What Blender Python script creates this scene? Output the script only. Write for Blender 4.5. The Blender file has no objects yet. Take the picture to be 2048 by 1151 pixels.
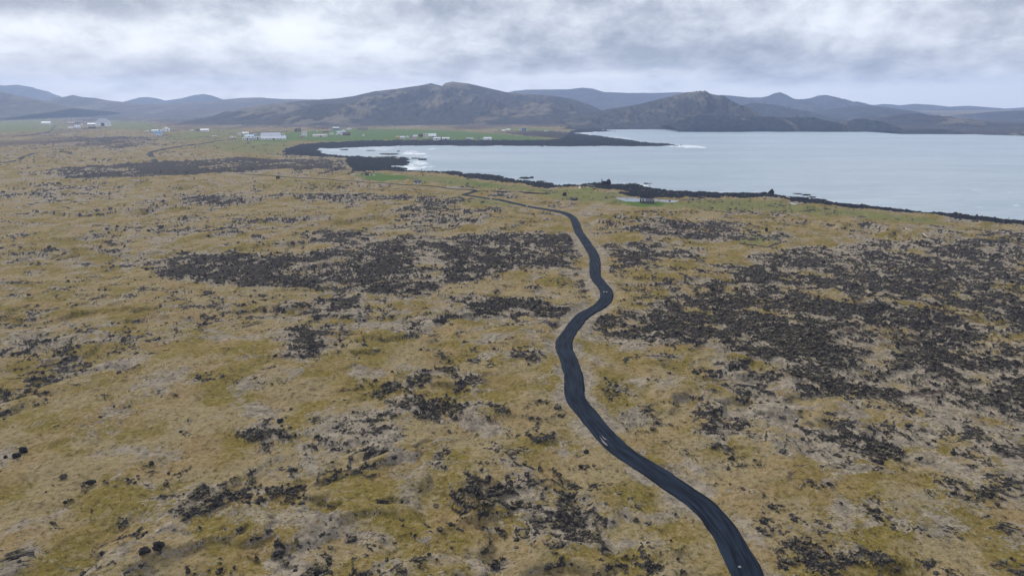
import bpy, math, random
import numpy as np
from mathutils import Vector

random.seed(7)
rng = np.random.default_rng(11)
C = bpy.context.scene.collection
SC = bpy.context.scene

# ------------------------------------------------------------------ camera
CAM_H = 50.0
FPX = 1384.0                                   # focal length in photo pixels (2048 wide)
HOR = 212.0                                    # row of the horizon in the photo
PITCH = math.atan((575.5 - HOR) / FPX)
cam_d = bpy.data.cameras.new('camera')
cam_d.sensor_width = 36.0
cam_d.lens = 36.0 * FPX / 2048.0
cam_d.clip_start = 1.0
cam_d.clip_end = 60000.0
cam = bpy.data.objects.new('camera', cam_d)
C.objects.link(cam)
cam.location = (0, 0, CAM_H)
cam.rotation_euler = (math.pi / 2 - PITCH, 0, 0)
SC.camera = cam

# ------------------------------------------------------------------ exposure
SC.view_settings.view_transform = 'Standard'
SC.view_settings.look = 'None'
SC.view_settings.exposure = 1.20
SC.view_settings.gamma = 1.0
try:
    SC.cycles.volume_bounces = 1
    SC.cycles.max_bounces = 6
    SC.cycles.diffuse_bounces = 2
    SC.cycles.use_denoising = True
except Exception:
    pass

# ------------------------------------------------------------------ light
SUN_EL, SUN_ROT = math.radians(34), math.radians(-42)     # rot: clockwise from +Y
sun_d = bpy.data.lights.new('sun', 'SUN')
sun_d.energy = 1.5
sun_d.angle = math.radians(12)
sun_d.color = (1.0, 0.95, 0.88)
sun = bpy.data.objects.new('sun', sun_d)
C.objects.link(sun)
sdir = Vector((math.sin(SUN_ROT) * math.cos(SUN_EL), math.cos(SUN_ROT) * math.cos(SUN_EL), math.sin(SUN_EL)))
sun.rotation_euler = sdir.to_track_quat('Z', 'Y').to_euler()
sun.location = (0, 0, 300)


# ------------------------------------------------------------------ node helper
class NT:
    def __init__(self, tree):
        self.t = tree
        self.n = tree.nodes
        self.l = tree.links

    def node(self, typ, **kw):
        nd = self.n.new(typ)
        for k, v in kw.items():
            setattr(nd, k, v)
        return nd

    def put(self, sock, v):
        if isinstance(v, bpy.types.NodeSocket):
            self.l.new(v, sock)
        elif v is not None:
            if sock.type == 'RGBA' and len(v) == 3:
                v = (*v, 1)
            sock.default_value = v

    def math(self, op, a, b=None, c=None, clamp=False):
        nd = self.node('ShaderNodeMath', operation=op, use_clamp=clamp)
        for i, v in enumerate((a, b, c)):
            if v is not None:
                self.put(nd.inputs[i], v)
        return nd.outputs[0]

    def vmath(self, op, a, b=None):
        nd = self.node('ShaderNodeVectorMath', operation=op)
        self.put(nd.inputs[0], a)
        if b is not None:
            self.put(nd.inputs[1], b)
        return nd.outputs['Vector']

    def noise(self, vec, scale, detail=4.0, rough=0.5, dist=0.0, out='Fac'):
        nd = self.node('ShaderNodeTexNoise')
        self.put(nd.inputs['Vector'], vec)
        nd.inputs['Scale'].default_value = scale
        nd.inputs['Detail'].default_value = detail
        nd.inputs['Roughness'].default_value = rough
        nd.inputs['Distortion'].default_value = dist
        return nd.outputs[out]

    def mapr(self, v, a, b, c=0.0, d=1.0, smooth=True):
        nd = self.node('ShaderNodeMapRange')
        nd.interpolation_type = 'SMOOTHSTEP' if smooth else 'LINEAR'
        self.put(nd.inputs[0], v)
        for i, q in enumerate((a, b, c, d)):
            self.put(nd.inputs[i + 1], q)
        return nd.outputs[0]

    def mix(self, f, a, b, mode='MIX'):
        nd = self.node('ShaderNodeMix', data_type='RGBA', blend_type=mode)
        self.put(nd.inputs[0], f)
        self.put(nd.inputs[6], a)
        self.put(nd.inputs[7], b)
        return nd.outputs[2]

    def attr(self, name):
        nd = self.node('ShaderNodeAttribute', attribute_name=name)
        sp = self.node('ShaderNodeSeparateColor')
        self.l.new(nd.outputs['Color'], sp.inputs[0])
        return sp.outputs[0], sp.outputs[1], sp.outputs[2]

    def pos(self):
        return self.node('ShaderNodeNewGeometry').outputs['Position']


def new_mat(name):
    m = bpy.data.materials.new(name)
    m.use_nodes = True
    m.node_tree.nodes.clear()
    t = NT(m.node_tree)
    out = t.node('ShaderNodeOutputMaterial')
    bs = t.node('ShaderNodeBsdfPrincipled')
    t.l.new(bs.outputs[0], out.inputs[0])
    bs.inputs['Specular IOR Level'].default_value = 0.25
    return m, t, bs


# ------------------------------------------------------------------ world: Nishita sky under a broken overcast
W = bpy.data.worlds.new('World')
SC.world = W
W.use_nodes = True
W.node_tree.nodes.clear()
t = NT(W.node_tree)
wout = t.node('ShaderNodeOutputWorld')
sky = t.node('ShaderNodeTexSky', sky_type='NISHITA', sun_disc=False, sun_elevation=SUN_EL, sun_rotation=SUN_ROT)
bg1 = t.node('ShaderNodeBackground')
t.l.new(sky.outputs[0], bg1.inputs[0])
bg1.inputs[1].default_value = 0.08
tc = t.node('ShaderNodeTexCoord').outputs['Generated']
sx = t.node('ShaderNodeSeparateXYZ')
t.l.new(tc, sx.inputs[0])
dx, dy, dz = sx.outputs
elev = t.math('MAXIMUM', dz, 0.0)
inv = t.math('DIVIDE', 1.0, t.math('ADD', elev, 0.20))
cb = t.node('ShaderNodeCombineXYZ')
t.put(cb.inputs[0], dx)
t.put(cb.inputs[1], dy)
t.put(cb.inputs[2], t.math('MULTIPLY', elev, t.math('MULTIPLY', inv, 0.80)))
cp = cb.outputs[0]
az = t.math('ARCTAN2', dx, dy)


def blob(azp, elp, wa, we, amp):
    """a soft bank of cloud: azimuth/elevation given as photo pixels"""
    a0 = math.atan((azp - 1024) / FPX)
    e0 = (HOR - elp) / FPX
    u = t.math('DIVIDE', t.math('SUBTRACT', az, a0), wa / FPX)
    v = t.math('DIVIDE', t.math('SUBTRACT', dz, e0), we / FPX)
    q = t.math('ADD', t.math('MULTIPLY', u, u), t.math('MULTIPLY', v, v))
    return t.math('MULTIPLY', t.math('EXPONENT', t.math('MULTIPLY', q, -1.0)), amp)


n1 = t.noise(cp, 4.6, 9.0, 0.58, 0.15)
n2 = t.noise(t.vmath('ADD', cp, (13.1, 4.7, 2.0)), 12.0, 9.0, 0.62, 0.15)
n3 = t.noise(t.vmath('ADD', cp, (3.1, 14.7, 5.0)), 30.0, 5.0, 0.6, 0.4)
dens = t.math('ADD', t.math('MULTIPLY', n1, 0.46), t.math('MULTIPLY', n2, 0.38))
dens = t.math('ADD', dens, t.math('MULTIPLY', n3, 0.16))
dens = t.math('SUBTRACT', dens, 0.5)
dens = t.math('ADD', t.math('MULTIPLY', dens, 5.0), 0.06)
BLOBS = [(250, 45, 170, 30, 0.85), (490, 18, 120, 22, 0.45), (880, 30, 230, 22, 0.34), (30, 60, 90, 20, 0.35), (620, 95, 260, 30, -0.4),
         (60, 105, 200, 30, -0.05), (120, 8, 120, 14, -0.1), (1180, 90, 200, 46, 0.4), (1480, 130, 260, 34, 0.5),
         (1850, 140, 200, 26, 0.16), (1510, 82, 90, 18, -0.28), (1900, 30, 260, 40, -0.14), (1420, 165, 300, 18, 0.18),
         (1750, 196, 420, 15, -0.75), (1150, 166, 180, 15, -0.6), (300, 150, 400, 18, 0.25), (700, 150, 300, 22, 0.2)]
for b in BLOBS:
    dens = t.math('ADD', dens, blob(*b))
dens = t.math('SUBTRACT', dens, t.math('MULTIPLY', t.math('EXPONENT', t.math('MULTIPLY', elev, -40.0)), 0.8))
ramp = t.node('ShaderNodeValToRGB')
t.put(ramp.inputs[0], t.mapr(dens, -0.55, 0.75, smooth=False))
e = ramp.color_ramp.elements
e[0].position = 0.0
e[0].color = (0.80, 0.815, 0.84, 1)
e[1].position = 1.0
e[1].color = (0.25, 0.275, 0.325, 1)
for p_, c_ in ((0.25, (0.70, 0.72, 0.76, 1)), (0.5, (0.54, 0.56, 0.605, 1)), (0.75, (0.38, 0.40, 0.455, 1))):
    q = ramp.color_ramp.elements.new(p_)
    q.color = c_
bg2 = t.node('ShaderNodeBackground')
t.l.new(ramp.outputs[0], bg2.inputs[0])
bg2.inputs[1].default_value = 0.59
mx = t.node('ShaderNodeMixShader')
mx.inputs[0].default_value = 0.94
t.l.new(bg1.outputs[0], mx.inputs[1])
t.l.new(bg2.outputs[0], mx.inputs[2])
t.l.new(mx.outputs[0], wout.inputs[0])

# ------------------------------------------------------------------ geometry of the view
SP, CP_ = math.sin(PITCH), math.cos(PITCH)


def gp(px, py, z=0.0):
    """ground point seen at a photo pixel, at height z"""
    u = (px - 1024.0) / FPX
    v = (py - 575.5) / FPX
    den = SP + v * CP_
    d = (CAM_H - z) / max(den, 1e-4)
    return (u * d, (CP_ - v * SP) * d)


def gpl(pts, z=0.0):
    return np.array([gp(a, b, z) for a, b in pts])


# ------------------------------------------------------------------ noise (numpy)
_G = np.array([(math.cos(a), math.sin(a)) for a in np.linspace(0, 2 * math.pi, 32, endpoint=False)], dtype=np.float32)


def perlin(x, y, seed=0):
    xi = np.floor(x).astype(np.int64)
    yi = np.floor(y).astype(np.int64)
    xf = (x - xi).astype(np.float32)
    yf = (y - yi).astype(np.float32)
    u = xf * xf * xf * (xf * (xf * 6 - 15) + 10)
    v = yf * yf * yf * (yf * (yf * 6 - 15) + 10)

    def g(ix, iy, fx, fy):
        h = (ix * 374761393 + iy * 668265263 + seed * 144665) & 0xffffffff
        h = ((h ^ (h >> 13)) * 1274126177) & 0xffffffff
        k = ((h ^ (h >> 16)) >> 3) & 31
        gg = _G[k]
        return gg[..., 0] * fx + gg[..., 1] * fy
    a = g(xi, yi, xf, yf)
    b = g(xi + 1, yi, xf - 1, yf)
    c = g(xi, yi + 1, xf, yf - 1)
    d = g(xi + 1, yi + 1, xf - 1, yf - 1)
    return ((a + (b - a) * u) * (1 - v) + (c + (d - c) * u) * v) * 1.5


def fbm(x, y, lam, octv, seed=0, gain=0.5):
    s, a, tot = 0.0, 1.0, 0.0
    for i in range(octv):
        s = s + a * perlin(x / lam + 17.3 * i, y / lam - 9.1 * i, seed + i)
        tot += a
        a *= gain
        lam *= 0.5
    return s / tot


def sstep(a, b, x):
    q = np.clip((x - a) / (b - a), 0, 1)
    return q * q * (3 - 2 * q)


def seg_dist(x, y, P, closed):
    """distance to polyline and (closed) inside flag"""
    n = len(P)
    d2 = np.full(x.shape, 1e18)
    ins = np.zeros(x.shape, bool)
    for i in range(n if closed else n - 1):
        ax, ay = P[i]
        bx, by = P[(i + 1) % n]
        ex, ey = bx - ax, by - ay
        L = ex * ex + ey * ey + 1e-12
        tt = np.clip(((x - ax) * ex + (y - ay) * ey) / L, 0, 1)
        qx = x - (ax + tt * ex)
        qy = y - (ay + tt * ey)
        d2 = np.minimum(d2, qx * qx + qy * qy)
        if closed and ay != by:
            c = ((ay > y) != (by > y)) & (x < (bx - ax) * (y - ay) / (by - ay) + ax)
            ins ^= c
    return np.sqrt(d2), ins


def polymask(x, y, P, soft):
    """1 inside, fading to 0 over +-soft (soft may be relative to range)"""
    out = np.zeros(x.shape, np.float32)
    rmax = np.hypot(P[:, 0], P[:, 1]).max()
    pad = soft * rmax * 1.5 + 2
    bb = (x > P[:, 0].min() - pad) & (x < P[:, 0].max() + pad) & (y > P[:, 1].min() - pad) & (y < P[:, 1].max() + pad)
    if not bb.any():
        return out
    xs, ys = x[bb], y[bb]
    d, ins = seg_dist(xs, ys, P, True)
    sd = np.where(ins, d, -d)
    w = soft * np.hypot(xs, ys) + 0.3
    out[bb] = sstep(-1, 1, sd / w)
    return out


# ------------------------------------------------------------------ layout traced from the photograph (pixels -> world)
SEA_Z = -2.0
COAST_PX = [(2500, 482), (2048, 441), (1950, 434), (1850, 425), (1780, 417), (1720, 410), (1690, 408), (1660, 403), (1620, 398), (1560, 391), (1540, 388),
            (1500, 388), (1430, 385), (1380, 385), (1330, 381), (1300, 377), (1278, 374), (1276, 370), (1262, 369), (1235, 369), (1215, 368), (1190, 366),
            (1165, 371), (1130, 371), (1105, 372), (1090, 367), (1062, 361), (1030, 360), (1022, 357), (1000, 356), (990, 352), (960, 349), (945, 347),
            (925, 349), (905, 343), (880, 344), (850, 342), (820, 341), (795, 337), (772, 333), (785, 331), (805, 331), (815, 326), (812, 321), (818, 317),
            (800, 315), (760, 314), (735, 314), (715, 313), (680, 312), (663, 312), (650, 309), (632, 301), (624, 297), (640, 296), (668, 297), (690, 295),
            (720, 294.5), (760, 292.5), (820, 291.5), (900, 290.5), (960, 291.5), (1000, 291), (1060, 292), (1100, 292.5), (1200, 292), (1262, 292), (1320, 291.5),
            (1346, 290.5), (1335, 288.5), (1310, 287), (1280, 284), (1250, 279), (1220, 275.5), (1190, 271), (1150, 267.5), (1132, 266), (1165, 265.5),
            (1190, 263.5), (1225, 263), (1205, 260), (1180, 258.8), (1240, 259), (1270, 258.6), (1300, 258.6), (1312, 255.5), (1302, 253.5), (1330, 253),
            (1400, 254.5), (1480, 256.5), (1560, 258.5), (1650, 260.5), (1700, 262.5), (1770, 264.5), (1820, 265), (1870, 266.5), (1950, 269), (2048, 271.5), (2600, 280)]
COAST = gpl(COAST_PX, SEA_Z)
SKERRY_PX = []                                                # small rocks are built as things of their own

BEACH_PX = [
    [(2500, 470), (2500, 520), (2060, 462), (2035, 452), (1990, 446), (1900, 436), (1880, 428), (1850, 421), (1800, 421), (1740, 417), (1660, 412), (1600, 403),
     (1560, 398), (1530, 396), (1460, 393), (1440, 394), (1360, 398), (1300, 397), (1250, 392), (1235, 388), (1262, 385), (1235, 381), (1190, 376), (1172, 372),
     (1150, 372), (1110, 376), (1080, 374), (1060, 372), (1040, 367), (1000, 365), (985, 361), (950, 359), (925, 353), (895, 347), (850, 345), (800, 343), (770, 342),
     (735, 344), (708, 346), (700, 333), (690, 322), (700, 314), (1000, 320), (1300, 350), (1700, 390), (2500, 440)],
    [(565, 311), (572, 297), (600, 290), (640, 287), (720, 283.5), (800, 282), (1000, 281.5), (1080, 282.5), (1120, 280), (1135, 268), (1140, 262), (1200, 256), (1300, 262), (1360, 292), (1200, 300), (800, 300),
     (720, 318), (640, 314)],
    [(1200, 240), (1290, 236), (1330, 250), (1330, 262), (1180, 262), (1120, 258)],
]
GRASS_PX = [  # polygon, strength, softness
    ([(715, 350), (728, 347), (790, 347), (815, 352), (830, 358), (800, 360), (740, 360)], 1.0, .004),
    ([(1235, 404), (1262, 400), (1285, 405), (1320, 405), (1345, 405), (1330, 413), (1290, 418), (1245, 412)], .95, .006),
    ([(940, 362), (985, 364), (1000, 368), (985, 372), (950, 370), (930, 366)], .8, .006),
    ([(1165, 373), (1195, 375), (1195, 379), (1165, 378)], .9, .005),
    ([(790, 350), (870, 349), (930, 356), (1010, 367), (1070, 374), (1160, 377), (1240, 386), (1260, 390), (1200, 395), (1110, 384), (990, 378), (880, 369), (840, 362)], .55, .02),
    ([(1060, 374), (1180, 378), (1240, 390), (1235, 402), (1340, 405), (1440, 395), (1540, 398), (1660, 413), (1800, 424), (1900, 437), (1870, 446), (1700, 434), (1560, 424), (1450, 424), (1330, 418), (1200, 412), (1100, 396)], .5, .025),
    ([(930, 395), (990, 397), (1040, 408), (1000, 420), (940, 410)], .5, .03),
    ([(1480, 477), (1520, 473), (1560, 477), (1545, 486), (1500, 487)], .45, .01),
    ([(480, 272), (620, 262), (700, 258), (800, 258), (900, 261), (1010, 268), (1110, 279), (1080, 281.5), (900, 280.5), (760, 281), (640, 284), (600, 281), (560, 288), (480, 283)], .9, .02),
    ([(400, 288), (470, 275), (590, 278), (600, 290), (560, 312), (480, 305), (420, 300)], .5, .04),
    ([(985, 257), (1040, 255), (1120, 258), (1100, 262.5), (1000, 262)], .7, .03),
    ([(-60, 246), (100, 240), (130, 248), (120, 262), (-60, 268)], .75, .05),
    ([(215, 240), (280, 243), (330, 254), (310, 262), (220, 257)], .8, .04),
    ([(330, 268), (420, 258), (480, 260), (480, 272), (400, 282), (330, 284)], .6, .04),
    ([(560, 285), (620, 279), (700, 279), (600, 288)], .35, .04),
    ([(500, 362), (560, 355), (680, 358), (720, 366), (640, 386), (540, 386)], .22, .05),
    ([(820, 380), (920, 378), (1000, 395), (930, 408), (850, 398)], .22, .04),
]
LAVA_PX = [  # polygon, strength, softness
    ([(300, 525), (380, 512), (560, 505), (640, 500), (700, 488), (760, 482), (900, 486), (960, 472), (1060, 468), (1150, 476), (1180, 515), (1130, 535), (1050, 540), (980, 556), (880, 582), (830, 592), (760, 590), (700, 583), (560, 578), (430, 572), (340, 558)], 1.0, .03),
    ([(1480, 520), (1560, 500), (1700, 488), (1840, 478), (1950, 468), (2048, 455), (2200, 460), (2200, 850), (2048, 838), (1950, 830), (1850, 815), (1760, 800), (1690, 795), (1640, 775), (1590, 772), (1560, 752), (1480, 722), (1400, 705), (1330, 690), (1230, 660), (1200, 640), (1250, 615), (1330, 600), (1400, 580), (1450, 545)], .80, .035),
    ([(1210, 495), (1270, 484), (1380, 492), (1380, 515), (1300, 525), (1240, 545), (1205, 540)], .95, .03),
    ([(1280, 450), (1340, 436), (1430, 442), (1520, 460), (1600, 475), (1540, 478), (1440, 482), (1330, 478), (1220, 470)], .62, .03),
    ([(885, 606), (980, 600), (1060, 592), (1120, 612), (1125, 630), (1060, 635), (980, 628)], .95, .025),
    ([(70, 348), (130, 335), (260, 326), (350, 323), (480, 317), (600, 318), (690, 322), (700, 340), (560, 338), (500, 344), (340, 352), (130, 356)], 1.0, .02),
    ([(360, 396), (440, 388), (510, 396), (490, 412), (390, 412)], .8, .03),
    ([(550, 388), (640, 384), (760, 388), (880, 392), (960, 400), (940, 414), (850, 410), (700, 404), (580, 402)], .72, .03),
    ([(785, 424), (850, 410), (930, 420), (960, 440), (900, 452), (800, 448)], .72, .03),
    ([(580, 468), (680, 462), (780, 474), (860, 474), (990, 464), (1000, 478), (860, 484), (700, 488), (610, 482)], .85, .02),
    ([(170, 452), (260, 452), (400, 460), (470, 464), (400, 470), (250, 464)], .75, .015),
    ([(1180, 640), (1260, 610), (1340, 620), (1380, 690), (1260, 680)], .72, .03),
    ([(1530, 752), (1600, 762), (1700, 790), (1660, 800), (1580, 780)], .6, .02),
    ([(340, 1000), (380, 962), (470, 955), (560, 965), (600, 950), (640, 925), (600, 975), (560, 1010), (470, 1040), (380, 1040)], .62, .03),
    ([(760, 790), (840, 750), (880, 745), (960, 780), (990, 830), (950, 855), (880, 820), (800, 830)], .58, .03),
    ([(880, 985), (950, 968), (1040, 985), (1070, 1000), (1010, 1010), (980, 1035), (900, 1020)], .62, .03),
    ([(590, 665), (630, 660), (640, 700), (600, 720), (570, 712)], .75, .03),
    ([(90, 965), (150, 950), (230, 955), (260, 965), (160, 975)], .55, .03),
    ([(460, 870), (520, 845), (560, 860), (640, 890), (540, 905)], .55, .03),
    ([(520, 1100), (560, 1080), (640, 1120), (640, 1150), (560, 1140)], .6, .03),
    ([(0, 380), (80, 372), (200, 378), (260, 388), (120, 396), (0, 400)], .5, .03),
    ([(150, 510), (230, 500), (260, 528), (200, 535)], .6, .03),
    ([(640, 600), (720, 590), (760, 600), (720, 625), (650, 620)], .55, .03),
    ([(40, 690), (140, 680), (180, 720), (60, 760)], .5, .04),
    ([(1640, 870), (2048, 900), (2200, 1000), (2200, 1250), (1900, 1250), (2030, 1100), (2020, 1040)], .35, .08),
    ([(-100, 225), (120, 232), (400, 226), (620, 238), (860, 250), (560, 256), (300, 246), (-100, 240)], .6, .08),
    ([(120, 277), (330, 270), (330, 290), (240, 300), (100, 292)], .6, .05),
    ([(1050, 262), (1140, 262), (1200, 275), (1250, 284), (1120, 277), (1000, 268)], .8, .04),
    ([(560, 300), (720, 318), (720, 345), (640, 345), (570, 330)], .55, .05),
    ([(900, 372), (960, 370), (960, 377), (915, 377)], .6, .02),
    ([(990, 388), (1015, 386), (1020, 393), (995, 393)], .8, .02),
    ([(1740, 272), (1700, 255), (1900, 238), (2600, 238), (2700, 284), (2048, 274)], .9, .05),
    ([(955, 420), (1010, 415), (1000, 428), (960, 430)], .8, .02),
]
SOIL_PX = [([(1205, 389), (1262, 391.5), (1350, 397.5), (1410, 401), (1350, 403.5), (1290, 396.5), (1240, 394), (1205, 392)], 1.0, .006), ([(1130, 402), (1200, 404.5), (1262, 405.5), (1262, 407), (1180, 407), (1130, 405)], .9, .006),
           ([(350, 1000), (420, 980), (450, 1000), (400, 1035), (360, 1030)], .8, .03), ([(930, 750), (985, 768), (990, 790), (950, 785)], .9, .03),
           ([(960, 980), (1030, 985), (1040, 1000), (980, 1000)], .9, .02), ([(1300, 925), (1360, 930), (1380, 960), (1330, 950)], .8, .02),
           ([(1540, 935), (1580, 945), (1585, 975), (1550, 965)], .9, .02), ([(720, 672), (770, 668), (775, 690), (730, 690)], .7, .03),
           ([(990, 690), (1030, 680), (1040, 695), (1000, 700)], .8, .02), ([(1320, 445), (1440, 442), (1520, 462), (1420, 470), (1300, 465)], .8, .02),
           ([(600, 760), (640, 755), (650, 770), (600, 775)], .5, .03), ([(580, 625), (610, 615), (640, 650), (600, 650)], .7, .02),
           ([(480, 870), (530, 860), (540, 885), (490, 890)], .8, .03), ([(380, 962), (500, 950), (560, 962), (470, 975)], .7, .02),
           ([(1210, 490), (1300, 500), (1210, 520)], .5, .03), ([(1600, 660), (1880, 650), (1860, 690), (1680, 720)], .6, .04),
           ([(200, 700), (260, 690), (240, 712)], .4, .02), ([(240, 640), (340, 632), (340, 648), (260, 652)], .6, .02)]

# road centre line with half width in photo pixels where it could be read
ROAD_PX = [(1510, 1220), (1498, 1151), (1476, 1100), (1446, 1050), (1400, 1000), (1327, 950), (1296, 930), (1245, 900), (1222, 880), (1194, 850), (1168, 820), (1152, 800), (1148, 780),
           (1145.5, 750), (1135.5, 720), (1127.5, 690), (1134, 670), (1147.5, 650), (1164, 630), (1193, 612), (1212, 596), (1212, 582), (1204, 570), (1197, 560), (1191, 550),
           (1190, 530), (1188, 510), (1176, 490), (1161, 470), (1154, 455), (1148, 440), (1139, 431), (1119, 424.5), (1090, 419), (1065, 414), (1045, 409), (1020, 403), (1000, 399),
           (965, 393), (945, 389.5), (929, 386), (937, 383), (946, 380), (949, 377.5), (930, 375.8), (900, 374), (880, 371), (850, 368), (800, 367), (760, 365), (700, 362), (650, 358),
           (600, 354), (540, 349.5), (480, 346)]


def smooth_path(P, n):
    """Catmull-Rom through P, n samples per span"""
    P = np.asarray(P)
    Q = np.vstack([2 * P[0] - P[1], P, 2 * P[-1] - P[-2]])
    out = []
    for i in range(1, len(Q) - 2):
        p0, p1, p2, p3 = Q[i - 1], Q[i], Q[i + 1], Q[i + 2]
        for k in range(n):
            s = k / n
            out.append(0.5 * (2 * p1 + (p2 - p0) * s + (2 * p0 - 5 * p1 + 4 * p2 - p3) * s * s + (3 * p1 - p0 - 3 * p2 + p3) * s ** 3))
    out.append(P[-1])
    return np.array(out)


ROAD = smooth_path(gpl(ROAD_PX, 0.6), 5)
TRACKS = [smooth_path(gpl(p, 1.0), 4) for p in (
    [(470, 277), (440, 281), (400, 287), (350, 294), (318, 299), (300, 305), (304, 314), (312, 324)],
    [(-40, 332), (0, 326), (25, 322), (48, 312), (80, 304), (110, 302), (135, 303), (142, 307)],
    [(112, 250), (106, 256), (100, 262), (70, 268), (30, 272)],
    [(949, 378.5), (985, 379.5), (1040, 380.5), (1100, 384)])]
POND = gpl([(1236, 396), (1250, 395), (1290, 397), (1340, 400), (1346, 403), (1330, 405), (1262, 404.5), (1250, 400)], -0.9)

COASTN = COAST
_LAVA = [(gpl(p), s, w) for p, s, w in LAVA_PX]
_GRASS = [(gpl(p), s, w) for p, s, w in GRASS_PX]
_SOIL = [(gpl(p), s, w) for p, s, w in SOIL_PX]
_BEACH = [gpl(p, -0.9) for p in BEACH_PX]


def low_terrain(x, y):
    """coast and large swells only: (height, signed distance to the water, positive inland)"""
    r = np.hypot(x, y)
    wa = 1.0 + 0.006 * r
    xw = x + wa * 2.2 * fbm(x, y, 26, 4, 5, 0.62)
    yw = y + wa * 3.4 * fbm(x, y, 26, 4, 9, 0.62)
    d, ins = seg_dist(xw, yw, COASTN, True)
    sd = np.where(ins, -d, d)
    base = np.where(sd > 0, SEA_Z + 2.4 * (1 - np.exp(-np.maximum(sd, 0) / 42.0)), SEA_Z + np.maximum(sd * 0.07, -4.0))
    land = sstep(10, 90, sd)
    fade = 1 - 0.6 * sstep(500, 1300, r)
    und = fade * (1.5 * fbm(x, y, 95, 2, 21) + 0.7 * fbm(x, y, 34, 2, 31))
    z = base + und * land
    z = z + 26 * sstep(2300, 6000, r) * sstep(100, 1500, sd)
    dp, inp = seg_dist(x, y, POND, True)
    sp = np.where(inp, -dp, dp)
    z = np.where(sp < 14, np.minimum(z, -1.3 + np.maximum(sp, 0) * 0.16 + (z + 1.3) * sstep(4, 14, sp)), z)
    return z, sd, sp


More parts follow.
